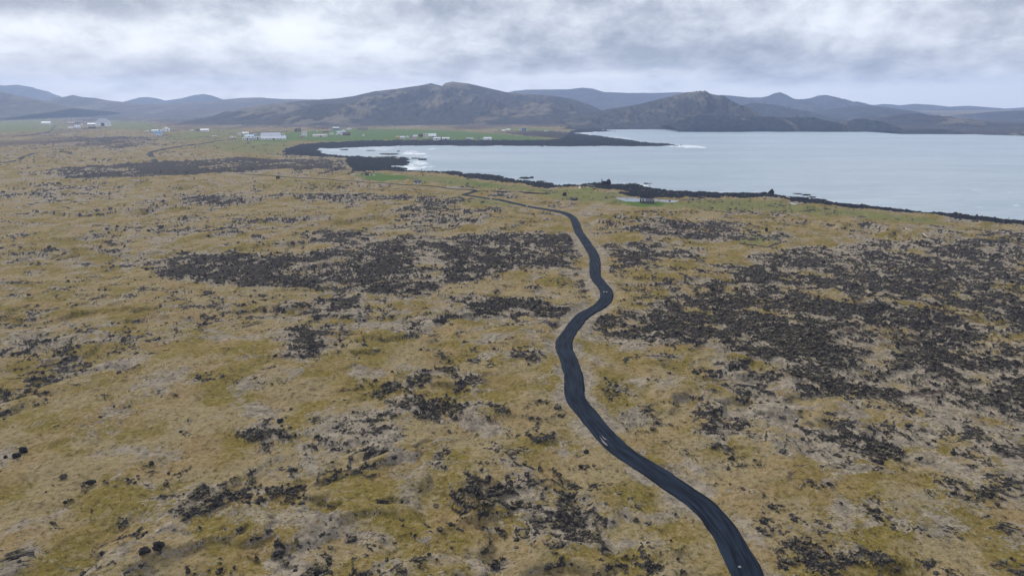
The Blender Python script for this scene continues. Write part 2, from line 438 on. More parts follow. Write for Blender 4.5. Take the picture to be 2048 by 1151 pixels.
def terrain(x, y, masks=False):
    x = np.asarray(x, float)
    y = np.asarray(y, float)
    r = np.hypot(x, y)
    z, sd, sp = low_terrain(x, y)
    zlow = z.copy()
    wr = 0.8 + 0.011 * r
    xq = x + wr * 2.2 * fbm(x, y, 14, 3, 41)
    yq = y + wr * 2.2 * fbm(x, y, 14, 3, 43)
    lava = np.zeros(x.shape, np.float32)
    for P, s, w in _LAVA:
        lava = np.maximum(lava, s * polymask(xq, yq, P, w))
    grass = np.zeros(x.shape, np.float32)
    for P, s, w in _GRASS:
        grass = np.maximum(grass, s * polymask(xq, yq, P, w))
    soil = np.zeros(x.shape, np.float32)
    for P, s, w in _SOIL:
        soil = np.maximum(soil, s * polymask(xq, yq, P, w))
    beach = np.zeros(x.shape, np.float32)
    for P in _BEACH:
        beach = np.maximum(beach, polymask(x + 0.006 * r * fbm(x, y, 12, 2, 51), y + 0.02 * r * fbm(x, y, 12, 2, 53), P, .004))
    beach = np.maximum(beach, 1 - sstep(4, 9, sd))
    dr, _ = seg_dist(x, y, ROAD, False)
    # crusted lava plates with little scarps
    wx = x + 9 * fbm(x, y, 40, 3, 61)
    wy = y + 9 * fbm(x, y, 40, 3, 63)
    c = fbm(wx, wy, 26, 3, 65, 0.55)
    mod = sstep(-0.15, 0.35, fbm(x, y, 70, 2, 67))
    lush = sstep(0.6, 0.9, grass)
    open_ = 1 - np.maximum(beach, lush)
    plate = np.tanh(c / 0.05) * mod * open_
    line = np.exp(-((c - 0.01) / 0.022) ** 2) * mod * open_
    c2 = fbm(wx + 300, wy - 90, 11, 3, 71, 0.55)
    mod2 = sstep(0.0, 0.4, fbm(x, y, 45, 2, 73))
    line2 = np.exp(-((c2) / 0.03) ** 2) * mod2 * open_
    z = z + 0.75 * plate * (1 - lava) + 0.50 * np.tanh(c2 / 0.06) * mod2 * open_
    # clinkery lava: ridged, broken at every scale
    ux = x + 1.2 * perlin(x / 3.3, y / 3.3, 77)
    uy = y + 1.2 * perlin(x / 3.3, y / 3.3, 78)
    b1 = 1 - 2 * np.abs(perlin(ux / 5.2, uy / 5.2, 81))
    b2 = 1 - 2 * np.abs(perlin(ux / 2.1, uy / 2.1, 83))
    b3 = 1 - 2 * np.abs(perlin(x / 0.95, y / 0.95, 85))
    b4 = 1 - 2 * np.abs(perlin(x / 0.45, y / 0.45, 87))
    rough = 0.30 * b1 + 0.46 * b2 + 0.50 * b3 + 0.34 * b4 - 0.74
    big = fbm(x, y, 17, 2, 91)
    cl = fbm(wx - 50, wy + 120, 21, 3, 93, 0.6)
    expo = 0.045 + lava * 0.41 + 0.52 * line + 0.40 * line2 + 0.62 * rough + 0.45 * big * (0.25 + lava) + 0.50 * cl + 0.2 * fbm(x, y, 75, 2, 94)
    cover = fbm(x, y, 5, 4, 95, 0.65) * (1 + 0.5 * lava)
    rock = sstep(0.24, 0.50, expo - 0.55 * cover - 0.6 * lush)
    near_rock = sstep(-0.02, 0.36, lava * 0.5 + 0.34 * line + 0.26 * line2 + 0.5 * cl + 0.5 * big * (0.2 + lava) + 0.25 * rough)
    z = z + (0.13 + 0.50 * lava) * rock * (rough + 0.45) * open_ + 0.7 * lava * big + sstep(0.2, 0.5, grass) * (1 - lush) * 1.1 * np.abs(fbm(x, y, 24, 3, 97))
    # soft moss / turf hummocks
    hum = 0.75 * fbm(x, y, 9.0, 3, 101) + 0.26 * fbm(x, y, 2.3, 3, 103, 0.6)
    z = z + hum * (1 - rock) * sstep(2, 20, sd) + beach * sstep(-6, 3, sd) * (0.6 * b1 + 0.55 * b2 + 0.35 * b3 - 0.15 + 1.2 * big * sstep(2, 12, sd))
    # levelled strip for the road
    cell = np.maximum(0.3, r * r / 52000.0)
    k = 1 - sstep(2.1, 4.5 + cell * 1.5, dr)
    z = z * (1 - k) + (zlow - 0.05) * k
    z = np.where(sp < 6, np.minimum(z, zlow + 0.1), z)
    if not masks:
        return z
    rock = rock * (1 - sstep(0, 1, k * 1.2))
    pale = fbm(x + 3 * fbm(x, y, 6, 2, 115), y, 10, 5, 111, 0.66) * 1.7 + 0.5 * fbm(x, y, 70, 2, 113)
    pale = np.clip(0.42 + pale * 0.9 + 0.75 * near_rock - 0.25, 0, 1) * (1 - 0.7 * grass)
    pale = np.maximum(pale, 0.75 * (1 - sstep(2.2, 7, dr)) * (1 - sstep(180, 330, r)) * sstep(-0.4, 0.2, fbm(x, y, 9, 2, 117)))
    sn = fbm(x, y, 12, 3, 121)
    tat = fbm(x, y, 2.2, 4, 123, 0.65)
    beach = beach * (1 - 0.95 * soil * (sp < 40))
    soil = np.maximum(soil * sstep(-0.3, 0.15, tat), 0.8 * sstep(0.25, 0.5, sn + 0.5 * tat) * (1 - grass) * (0.3 + 0.7 * near_rock))
    och = np.clip(0.5 + 1.6 * fbm(x, y, 12, 5, 131, 0.6) + 0.5 * fbm(x, y, 40, 2, 133), 0, 1)
    far = sstep(550, 1300, r) * (1 - np.minimum(1, grass * 1.2)) * (1 - beach)
    hb = fbm(x, y * 0.6, 170, 4, 141, 0.6)
    soil = np.maximum(soil, far * np.clip(0.55 + 1.0 * hb, 0, 0.85))
    rock = np.maximum(rock, sstep(0.35, 0.8, lava) * sstep(300, 520, r) * (1 - beach) * sstep(-0.22, 0.16, fbm(x, y * 0.6, 45, 5, 147, 0.68)))
    rock = np.maximum(rock, far * sstep(0.06, 0.30, fbm(x, y * 0.5, 130, 5, 143, 0.68) + 0.45 * (lava - 0.25)))
    return z, rock, grass, beach, soil, pale, och, sd


# ------------------------------------------------------------------ mesh helper
def grid_mesh(name, co, nr, nc, attrs=None, mat=None, smooth=True):
    idx = np.arange(nr * nc).reshape(nr, nc)
    q = np.stack([idx[:-1, :-1], idx[:-1, 1:], idx[1:, 1:], idx[1:, :-1]], -1).reshape(-1, 4)
    return raw_mesh(name, co, q, attrs, mat, smooth)


def raw_mesh(name, co, faces, attrs=None, mat=None, smooth=True):
    me = bpy.data.meshes.new(name)
    co = np.asarray(co, np.float32)
    faces = np.asarray(faces, np.int32)
    nf, k = faces.shape
    me.vertices.add(len(co))
    me.vertices.foreach_set('co', co.ravel())
    me.loops.add(nf * k)
    me.loops.foreach_set('vertex_index', faces.ravel())
    me.polygons.add(nf)
    me.polygons.foreach_set('loop_start', np.arange(0, nf * k, k, dtype=np.int32))
    me.update(calc_edges=True)
    me.polygons.foreach_set('use_smooth', np.full(nf, smooth))
    for an, arr in (attrs or {}).items():
        a = me.color_attributes.new(an, 'FLOAT_COLOR', 'POINT')
        a.data.foreach_set('color', np.asarray(arr, np.float32).ravel())
    if mat:
        me.materials.append(mat)
    o = bpy.data.objects.new(name, me)
    C.objects.link(o)
    return o


def rgba(*ch):
    n = len(ch[0])
    out = np.ones((n, 4), np.float32)
    for i, c_ in enumerate(ch):
        out[:, i] = c_
    return out


# ------------------------------------------------------------------ ground material
def ground_material():
    m, t, bs = new_mat('ground')
    P = t.pos()
    rock, grass, beach = t.attr('maskA')
    soil, pale, och = t.attr('maskB')
    f0 = t.noise(P, 0.09, 5, 0.6)
    f1 = t.noise(P, 0.55, 6, 0.65)
    f2 = t.noise(P, 2.6, 6, 0.7)
    f3 = t.noise(P, 4.2, 4, 0.75)
    f4 = t.noise(P, 1.3, 5, 0.8)
    moss = t.mix(t.mapr(t.math('ADD', t.math('MULTIPLY', och, 0.6), t.math('MULTIPLY', f1, 0.5)), 0.40, 0.68), (0.250, 0.198, 0.104), (0.175, 0.134, 0.032))
    moss = t.mix(t.mapr(f0, 0.45, 0.7), moss, (0.245, 0.174, 0.080))
    moss = t.mix(t.mapr(f1, 0.55, 0.75, 0, 0.55), moss, (0.115, 0.088, 0.016))
    palef = t.math('ADD', pale, t.math('MULTIPLY', t.math('SUBTRACT', f2, 0.5), 1.5))
    greyc = t.mix(t.mapr(f1, 0.35, 0.65), (0.165, 0.145, 0.125), (0.330, 0.285, 0.225))
    base = t.mix(t.mapr(palef, 0.32, 0.72, 0, 0.9), moss, greyc)
    # blades and tufts: light and dark flecks
    base = t.mix(t.mapr(f3, 0.56, 0.72, 0, 0.42), base, (0.36, 0.32, 0.24))
    base = t.mix(t.mapr(f3, 0.45, 0.28, 0, 0.6), base, (0.055, 0.045, 0.022))
    base = t.mix(t.mapr(f4, 0.48, 0.38, 0, 0.75), base, (0.058, 0.048, 0.026))
    base = t.mix(t.mapr(f4, 0.53, 0.63, 0, 0.42), base, (0.36, 0.31, 0.22))
    gcol = t.mix(f1, (0.095, 0.140, 0.036), (0.060, 0.118, 0.026))
    gcol = t.mix(t.mapr(grass, 0.6, 0.95), t.mix(f2, (0.175, 0.170, 0.070), (0.115, 0.132, 0.040)), gcol)
    base = t.mix(t.mapr(t.math('ADD', grass, t.math('MULTIPLY', t.math('SUBTRACT', f1, 0.5), 0.7)), 0.1, 0.6), base, gcol)
    scol = t.mix(f2, (0.046, 0.030, 0.026), (0.115, 0.086, 0.076))
    base = t.mix(t.mapr(t.math('ADD', soil, t.math('MULTIPLY', t.math('SUBTRACT', f2, 0.5), 0.9)), 0.35, 0.75, 0, 0.85), base, scol)
    rcol = t.mix(t.mapr(f2, 0.3, 0.75), (0.018, 0.0165, 0.0165), (0.082, 0.070, 0.060))
    rcol = t.mix(t.mapr(f4, 0.50, 0.40, 0, 0.85), rcol, (0.012, 0.012, 0.013))
    rcol = t.mix(t.mapr(f3, 0.55, 0.68, 0, 0.75), rcol, (0.25, 0.23, 0.20))
    rk = t.math('ADD', rock, t.math('MULTIPLY', t.math('SUBTRACT', f2, 0.5), 1.2))
    rk = t.math('ADD', rk, t.math('MULTIPLY', t.math('SUBTRACT', f3, 0.5), 0.6))
    base = t.mix(t.mapr(rk, 0.40, 0.66), base, rcol)
    bcol = t.mix(f2, (0.006, 0.0075, 0.011), (0.022, 0.025, 0.032))
    bcol = t.mix(t.mapr(f3, 0.66, 0.76, 0, 0.6), bcol, (0.22, 0.21, 0.2))
    base = t.mix(t.mapr(beach, 0.35, 0.65), base, bcol)
    t.put(bs.inputs['Base Color'], base)
    bs.inputs['Roughness'].default_value = 0.95
    bs.inputs['Specular IOR Level'].default_value = 0.02
    h = t.math('ADD', t.math('MULTIPLY', f2, 0.30), t.math('MULTIPLY', f3, 0.12))
    bp = t.node('ShaderNodeBump')
    bp.inputs['Strength'].default_value = 0.9
    bp.inputs['Distance'].default_value = 1.0
    t.put(bp.inputs['Height'], h)
    t.put(bs.inputs['Normal'], bp.outputs[0])
    return m


def build_ground():
    rr = [28.0]
    while rr[-1] < 6000:
        r = rr[-1]
        rr.append(r + max(0.10, min(r * r / (50 * 692) * 0.62, r * 0.0095)) if r > 55 else r + 0.6)
    rr = np.array(rr)
    az = np.concatenate([np.linspace(-78, -38.5, 60)[:-1], np.linspace(-38.5, 38.5, 1180), np.linspace(38.5, 78, 60)[1:]])
    az = np.radians(az)
    R, A = np.meshgrid(rr, az, indexing='ij')
    x = (R * np.sin(A)).ravel()
    y = (R * np.cos(A)).ravel()
    res = []
    for k in range(0, len(x), 200000):
        res.append(terrain(x[k:k + 200000], y[k:k + 200000], True))
    z, rock, grass, beach, soil, pale, och, sd = (np.concatenate([q[i] for q in res]) for i in range(8))
    o = grid_mesh('ground', np.stack([x, y, z], -1), len(rr), len(az), {'maskA': rgba(rock, grass, beach), 'maskB': rgba(soil, pale, och)}, ground_material())
    o['kind'] = 'structure'
    print('ground', len(rr), len(az), len(x))
    return x, y, z, rock, R.ravel()


GX, GY, GZ, GROCK, GR = build_ground()


def zat(x, y):
    return float(terrain(np.array([x]), np.array([y]))[0])


def at(px, py):
    """point of the land seen at a photo pixel"""
    z = 0.5
    for _ in range(4):
        x, y = gp(px, py, z)
        z = float(low_terrain(np.array([x]), np.array([y]))[0][0])
    return x, y, zat(x, y)


# ------------------------------------------------------------------ sea and pond
def sea_material():
    m, t, bs = new_mat('sea_water')
    P = t.pos()
    foam, _, _ = t.attr('foam')
    wv = t.node('ShaderNodeMapping')
    wv.inputs['Rotation'].default_value = (0, 0, math.radians(-14))
    wv.inputs['Scale'].default_value = (0.25, 1, 1)
    t.l.new(P, wv.inputs[0])
    s1 = t.noise(wv.outputs[0], 0.012, 5, 0.6, 0.4)
    s2 = t.noise(wv.outputs[0], 0.06, 5, 0.62)
    rp = t.noise(wv.outputs[0], 0.22, 5, 0.7, 0.5)
    s4 = t.noise(wv.outputs[0], 0.022, 6, 0.7, 0.8)
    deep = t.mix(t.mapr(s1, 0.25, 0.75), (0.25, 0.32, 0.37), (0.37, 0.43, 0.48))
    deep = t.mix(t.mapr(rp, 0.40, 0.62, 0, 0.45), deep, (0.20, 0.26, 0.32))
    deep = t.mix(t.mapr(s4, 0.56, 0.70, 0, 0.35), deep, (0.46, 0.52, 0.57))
    ff = t.math('ADD', foam, t.math('MULTIPLY', t.math('SUBTRACT', s2, 0.5), 1.3))
    s3 = t.noise(P, 0.10, 8, 0.78, 1.2)
    ff = t.math('ADD', ff, t.math('MULTIPLY', t.math('SUBTRACT', s3, 0.5), 3.2))
    fr = t.math('MULTIPLY', t.mapr(ff, 0.50, 1.0), t.mapr(foam, 0.05, 0.25))
    t.put(bs.inputs['Base Color'], t.mix(fr, deep, (0.80, 0.83, 0.86)))
    t.put(bs.inputs['Roughness'], t.mapr(fr, 0, 1, 0.38, 0.9))
    bs.inputs['IOR'].default_value = 1.33
    bs.inputs['Specular IOR Level'].default_value = 0.5
    bp = t.node('ShaderNodeBump')
    bp.inputs['Strength'].default_value = 0.5
    bp.inputs['Distance'].default_value = 1.2
    t.put(bp.inputs['Height'], t.math('ADD', t.math('MULTIPLY', s2, 0.9), t.math('MULTIPLY', rp, 0.6)))
    t.put(bs.inputs['Normal'], bp.outputs[0])
    return m


FOAM_PX = [([(800, 334), (822, 322), (838, 317), (850, 321), (862, 327), (872, 333), (850, 336), (836, 341), (812, 343), (806, 338)], .85, .004),
           ([(798, 303.5), (825, 300.5), (850, 305), (862, 308), (835, 310), (802, 308)], .95, .004), ([(845, 299), (862, 296), (885, 296), (860, 300)], .8, .003),
           ([(845, 312), (858, 310), (860, 313), (846, 314)], .9, .002), ([(855, 341), (862, 337), (880, 344), (858, 345)], .8, .003),
           ([(680, 298), (760, 293), (800, 295), (780, 303), (720, 306), (690, 303)], .62, .006), ([(630, 299), (690, 296), (690, 303), (660, 304)], .6, .005),
           ([(1345, 288), (1395, 290.5), (1416, 295), (1390, 297), (1350, 295), (1330, 293)], 1.0, .006), ([(1430, 291.5), (1470, 295), (1440, 294)], .7, .004),
           ([(1130, 265), (1230, 261.5), (1240, 263), (1170, 268)], .85, .006), ([(1180, 270), (1240, 271), (1300, 283), (1330, 290), (1260, 280)], .75, .008),
           ([(1275, 371), (1282, 368), (1300, 371), (1308, 373), (1285, 375)], 1.0, .003), ([(1328, 379), (1345, 378), (1350, 382), (1333, 382)], .9, .003),
           ([(1300, 252), (1400, 254), (1600, 259), (1600, 260.5), (1400, 256)], .85, .01), ([(1180, 257.5), (1280, 257), (1310, 259.5), (1220, 260)], .8, .01),
           ([(1490, 386), (1515, 382), (1535, 388), (1500, 391)], .8, .004), ([(1590, 388), (1620, 390), (1650, 398), (1615, 394)], .9, .004),
           ([(1650, 330), (1760, 336), (1900, 346), (1760, 339)], .6, .004), ([(1940, 378), (2060, 386), (2060, 389), (1960, 383)], .55, .004),
           ([(1985, 436), (2060, 441), (2300, 465), (2060, 444)], .9, .003), ([(2010, 409), (2060, 411), (2060, 413), (2010, 411)], .75, .002),
           ([(1450, 292), (1560, 300), (1570, 302), (1460, 295)], .5, .004), ([(1850, 402), (1990, 412), (1990, 415), (1860, 406)], .45, .003)]


def build_sea():
    rr = [190.0]
    while rr[-1] < 4200:
        r = rr[-1]
        rr.append(r + min(r * r / (53 * 692) * 0.8, r * 0.008))
    rr = np.array(rr)
    az = np.radians(np.linspace(-24, 80, 620))
    R, A = np.meshgrid(rr, az, indexing='ij')
    x = (R * np.sin(A)).ravel()
    y = (R * np.cos(A)).ravel()
    _, sd, sp = low_terrain(x, y)
    foam = np.zeros(len(x), np.float32)
    xq = x + 0.008 * R.ravel() * fbm(x, y, 14, 3, 201)
    yq = y + 0.03 * R.ravel() * fbm(x, y, 14, 3, 203)
    for p, s, w in FOAM_PX:
        foam = np.maximum(foam, 0.78 * s * polymask(xq, yq, gpl(p, SEA_Z), w * 1.6))
    shore = 0.95 * np.exp(-np.maximum(-sd, 0) / (5.0 + 0.004 * R.ravel())) * sstep(-0.4, 0.25, fbm(x, y, 45, 4, 207))
    foam = np.maximum(foam, np.where(sd < 8, shore, 0))
    z = SEA_Z + 0.18 * fbm(x, y, 22, 2, 211) + 0.0 * foam
    o = grid_mesh('sea', np.stack([x, y, z], -1), len(rr), len(az), {'foam': rgba(foam, foam * 0, foam * 0)}, sea_material())
    o['kind'] = 'structure'


build_sea()


def water_material(name, col, rough):
    m, t, bs = new_mat(name)
    bs.inputs['Base Color'].default_value = (*col, 1)
    bs.inputs['Roughness'].default_value = rough
    bs.inputs['Specular IOR Level'].default_value = 0.5
    bp = t.node('ShaderNodeBump')
    bp.inputs['Strength'].default_value = 0.08
    t.put(bp.inputs['Height'], t.noise(t.pos(), 3.0, 3))
    t.put(bs.inputs['Normal'], bp.outputs[0])
    return m


def disc_sheet(name, P, z, mat):
    P = np.asarray(P)
    c = P.mean(0)
    co = [(c[0], c[1], z)] + [(a, b, z) for a, b in P]
    n = len(P)
    f = [(0, 1 + i, 1 + (i + 1) % n) for i in range(n)]
    o = raw_mesh(name, co, f, None, mat)
    o['kind'] = 'structure'
    return o


pond_c = POND.mean(0)
disc_sheet('pond', pond_c + (smooth_path(np.vstack([POND, POND[:1]]), 4)[:-1] - pond_c) * 1.25, -1.0, water_material('pond_water', (0.14, 0.165, 0.19), 0.2))


# ------------------------------------------------------------------ road
def road_material():
    m, t, bs = new_mat('black_gravel')
    P = t.pos()
    across, along, _ = t.attr('track')
    f1 = t.noise(P, 0.5, 5, 0.6)
    f2 = t.noise(P, 9.0, 4, 0.7)
    cb = t.node('ShaderNodeCombineXYZ')
    t.put(cb.inputs[0], t.math('MULTIPLY', t.math('ADD', across, t.math('MULTIPLY', f1, 0.07)), 8.0))
    t.put(cb.inputs[1], t.math('MULTIPLY', along, 0.16))
    st = t.noise(cb.outputs[0], 1.0, 5, 0.6)
    col = t.mix(t.mapr(st, 0.38, 0.62), (0.0045, 0.0072, 0.013), (0.016, 0.025, 0.042))
    col = t.mix(t.mapr(f1, 0.5, 0.75, 0, 0.6), col, (0.012, 0.014, 0.019))
    col = t.mix(t.mapr(f2, 0.6, 0.78, 0, 0.55), col, (0.036, 0.043, 0.056))
    col = t.mix(t.mapr(f2, 0.42, 0.25, 0, 0.6), col, (0.010, 0.012, 0.016))
    t.put(bs.inputs['Base Color'], col)
    bs.inputs['Roughness'].default_value = 0.9
    bs.inputs['Specular IOR Level'].default_value = 0.07
    bp = t.node('ShaderNodeBump')
    bp.inputs['Strength'].default_value = 0.5
    bp.inputs['Distance'].default_value = 0.15
    t.put(bp.inputs['Height'], t.math('ADD', f2, t.math('MULTIPLY', st, 0.6)))
    t.put(bs.inputs['Normal'], bp.outputs[0])
    return m


ROADM = road_material()


def strip(name, path, half, lift, mat, prof=None):
    P = np.asarray(path)
    d = np.gradient(P, axis=0)
    d /= np.linalg.norm(d, axis=1)[:, None] + 1e-9
    nrm = np.stack([-d[:, 1], d[:, 0]], -1)
    s = np.concatenate([[0], np.cumsum(np.linalg.norm(np.diff(P, axis=0), axis=1))])
    us = np.array([-1.25, -1.0, -0.86, -0.55, -0.2, 0.0, 0.2, 0.55, 0.86, 1.0, 1.25])
    hs = np.array([-0.45, 0.04, 0.10, 0.03, 0.06, 0.08, 0.06, 0.03, 0.10, 0.04, -0.45])
    if np.ndim(half) == 0:
        half = np.full(len(P), half)
    wob = 1 + 0.22 * fbm(s, s * 0 + 3.3, 7, 4, 301, 0.65)
    wob2 = 1 + 0.22 * fbm(s, s * 0 + 8.3, 7, 4, 303, 0.65)
    co, at_ = [], []
    for j, u in enumerate(us):
        hw = half * (wob if u < 0 else wob2)
        q = P + nrm * (u * hw)[:, None]
        co.append(np.column_stack([q, np.zeros(len(q))]))
        at_.append(np.column_stack([np.full(len(q), u * 0.5 + 0.7), s, s * 0, s * 0 + 1]))
    co = np.stack(co, 1)
    zc = low_terrain(P[:, 0], P[:, 1])[0]
    zc = np.maximum(zc, -2.0)
    for j in range(len(us)):
        co[:, j, 2] = zc + hs[j] + lift
    o = grid_mesh(name, co.reshape(-1, 3), len(P), len(us), {'track': np.stack(at_, 1).reshape(-1, 4)}, mat)
    o['kind'] = 'structure'
    return o, zc


def resample(P, step):
    s = np.concatenate([[0], np.cumsum(np.linalg.norm(np.diff(P, axis=0), axis=1))])
    k = np.linspace(0, s[-1], max(2, int(s[-1] / step)))
    return np.column_stack([np.interp(k, s, P[:, 0]), np.interp(k, s, P[:, 1])])


RP = resample(ROAD, 0.8)
rd = np.hypot(RP[:, 0], RP[:, 1])
k_far = np.argmax(RP[:, 1] > gp(929, 386)[1])
half = np.where(np.arange(len(RP)) > len(RP) * 0.62, 1.5, 1.85)
sR = np.arange(len(RP)) / len(RP)
kb = np.argmin(np.hypot(*(RP - np.array(gp(949, 377.5, 0.6))).T)) / len(RP)
strip('road', RP, 1.65 - 1.0 * sstep(kb - 0.02, kb + 0.03, sR), 0.10, ROADM)
for T, hw_ in zip(TRACKS, (2.3, 1.5, 2.2, 0.6)):
    strip('track', resample(T, 4.0), hw_, 0.4, ROADM)

# ------------------------------------------------------------------ hills
def hill_material(name, dark, mid, tan, green=None, patch=0.5, scale=1.0):
    m, t, bs = new_mat(name)
    P = t.pos()
    hv, slope, _ = t.attr('hill')
    mp = t.node('ShaderNodeMapping')
    mp.inputs['Scale'].default_value = (1.0, 0.6, 0.35)
    t.l.new(P, mp.inputs[0])
    n1 = t.noise(mp.outputs[0], 0.006 * scale, 6, 0.6, 0.3)
    n2 = t.noise(mp.outputs[0], 0.03 * scale, 6, 0.65)
    n3 = t.noise(P, 0.15 * scale, 4, 0.7)
    c = t.mix(t.mapr(n2, 0.35, 0.65), dark, mid)
    f = t.math('ADD', t.math('MULTIPLY', n1, 0.7), t.math('MULTIPLY', n2, 0.4))
    f = t.math('ADD', f, t.math('MULTIPLY', slope, 0.30))
    f = t.math('SUBTRACT', f, 0.105)
    c = t.mix(t.mapr(f, 0.62 - 0.12 * patch, 0.74 - 0.08 * patch, 0, 0.85), c, tan)
    if green:
        c = t.mix(t.mapr(t.math('SUBTRACT', n1, t.math('MULTIPLY', hv, 0.3)), 0.45, 0.6, 0, 0.6), c, green)
    c = t.mix(t.mapr(n3, 0.55, 0.75, 0, 0.3), c, (0.22, 0.20, 0.17))
    t.put(bs.inputs['Base Color'], c)
    bs.inputs['Roughness'].default_value = 1.0
    bs.inputs['Specular IOR Level'].default_value = 0.05
    return m


def hill(name, prof, D, front, back, mat, base=-5.0, pf=1.3, gully=0.16, glam=120, seed=0, n=520, yshift=None, rockiness=0.045):
    prof = np.array(prof, float)
    px = np.linspace(prof[0, 0], prof[-1, 0], n)
    py = np.interp(px, prof[:, 0], prof[:, 1])
    # round the corners a little, then add small natural breaks
    k = np.array([1, 2, 1]) / 4.0
    pp = np.pad(py, 1, mode='edge')
    py = np.convolve(pp, k, 'valid')
    X = (px - 1024.0) / FPX * D
    # world height of the skyline at distance D
    v = (py - 575.5) / FPX
    zr = CAM_H - D * np.tan(np.arctan((py - 575.5) / FPX) + PITCH)
    zr = np.maximum(zr, base + 0.5)
    # true depth D is along +Y, so correct for the offset axis
    m_f, m_b = 110, 40
    s = np.concatenate([-np.linspace(1, 0, m_f) ** 1.0, np.linspace(0, 1, m_b)[1:]])
    S, XX = np.meshgrid(s, X, indexing='ij')
    ZR = np.broadcast_to(zr, S.shape)
    bend = front * 0.18 * perlin(X / (front * 0.7) + seed, X * 0 + 0.5, 400 + seed)
    Y = D + np.where(S < 0, S * (front + bend[None, :]), S * back)
    a = np.abs(S)
    sh = np.where(S < 0, (1 - a) ** pf, (1 - a) ** 1.2)
    hgt = (ZR - base) * sh
    g = fbm(XX + 60 * fbm(XX, Y, 150, 2, seed + 3), Y * 0.35, glam, 4, seed + 1)
    ridg = 1 - 2 * np.abs(fbm(XX, Y * 0.4, glam * 0.7, 3, seed + 7))
    env = np.clip(a * (1 - a) * 4, 0, 1) * (1 - a * 0.5)
    g2 = 1 - 2 * np.abs(fbm(XX + 25 * g, Y * 0.22, glam * 0.42, 4, seed + 13, 0.6))
    hgt = hgt + (ZR - base) * env * gully * (g * 1.3 + (ridg - 0.6) * 0.6 + (g2 - 0.6) * 0.75)
    hgt = hgt + (ZR - base) * rockiness * fbm(XX, Y, glam * 0.18, 3, seed + 9) * np.clip(a * 8, 0.25, 1)
    Z = base + np.maximum(hgt, 0)
    co = np.stack([XX, Y, Z], -1).reshape(-1, 3)
    hv = (sh + 0 * Z).ravel()
    sl = np.clip(0.5 + g, 0, 1).ravel()
    o = grid_mesh(name, co, len(s), n, {'hill': rgba(hv, sl, sl * 0)}, mat)
    o['kind'] = 'structure'
    return o


HM_main = hill_material('hill_heath', (0.016, 0.016, 0.018), (0.040, 0.036, 0.033), (0.15, 0.124, 0.083), None, 0.0)
HM_cone = hill_material('hill_cinder', (0.022, 0.024, 0.027), (0.050, 0.049, 0.047), (0.12, 0.108, 0.082), None, 0.0, 1.4)
HM_cliff = hill_material('hill_cliff', (0.010, 0.014, 0.018), (0.024, 0.030, 0.033), (0.10, 0.09, 0.075), None, -0.3, 2.2)
HM_far = hill_material('hill_far', (0.020, 0.022, 0.027), (0.036, 0.037, 0.040), (0.060, 0.056, 0.050), None, 0.1, 0.6)
HM_moor = hill_material('hill_moor', (0.050, 0.043, 0.037), (0.080, 0.067, 0.053), (0.13, 0.11, 0.08), None, 0.3, 1.2)

hill('hill', [(540, 214), (560, 208), (600, 203), (640, 200), (690, 196.5), (720, 192), (760, 182.5), (800, 178), (850, 170.5), (868, 166.5), (882, 170), (893, 173), (896, 166), (910, 163.5),
              (940, 167), (980, 176.5), (1010, 184), (1060, 188.5), (1100, 191), (1140, 198), (1170, 208), (1195, 219), (1212, 238), (1222, 246)], 2700, 800, 900, HM_main, 0, 1.15, 0.25, 190, 1, rockiness=0.03)
hill('hill', [(575, 232), (600, 222), (640, 210), (690, 207), (740, 214), (780, 226), (830, 238), (880, 246), (920, 250)], 2150, 220, 300, HM_main, 0, 1.1, 0.22, 130, 2)
hill('hill', [(860, 249), (930, 238), (985, 228), (1040, 226), (1100, 222), (1150, 224), (1190, 232), (1215, 244), (1230, 250)], 2250, 330, 350, HM_main, 0, 1.05, 0.22, 110, 3)
hill('hill', [(1120, 240), (1180, 224), (1230, 215), (1270, 208.5), (1310, 198), (1345, 188), (1362, 184.5), (1378, 184), (1398, 186), (1420, 196), (1450, 216), (1478, 232), (1500, 242), (1520, 252)], 2000, 430, 800, HM_cone, -3, 0.95, 0.34, 90, 4)
hill('hill', [(1325, 250), (1340, 238), (1360, 231), (1400, 230), (1450, 231.5), (1500, 233), (1560, 233), (1600, 234.5), (1635, 241), (1655, 247), (1668, 251), (1672, 245), (1690, 239), (1705, 237), (1722, 243), (1735, 242), (1750, 251), (1772, 263)],
     1590, 110, 260, HM_cliff, -4, 0.42, 0.25, 45, 5, rockiness=0.06)
hill('hill', [(1760, 262), (1790, 261), (1830, 258), (1868, 258.5), (1885, 263), (1900, 267)], 1400, 60, 120, HM_cliff, -4, 0.5, 0.2, 40, 6, rockiness=0.06)
hill('hill', [(1690, 262), (1720, 244), (1760, 236), (1780, 228), (1810, 226), (1850, 233), (1900, 241), (1960, 243), (2030, 247), (2120, 252), (2300, 262)], 2050, 420, 500, HM_main, -4, 0.9, 0.34, 110, 7)
hill('hill', [(1900, 262), (1940, 243), (1970, 228), (2000, 221), (2030, 221), (2070, 225), (2150, 232), (2300, 250)], 2700, 500, 600, HM_far, -4, 1.0, 0.32, 150, 8)
hill('hill', [(1420, 238), (1450, 214), (1490, 206), (1520, 208), (1560, 218), (1600, 228), (1650, 238)], 2600, 400, 500, HM_far, -4, 1.0, 0.32, 130, 9)
hill('hill', [(1560, 236), (1620, 222), (1680, 212), (1720, 211), (1760, 218), (1800, 230), (1860, 244)], 3000, 500, 600, HM_far, -4, 1.0, 0.32, 150, 10)
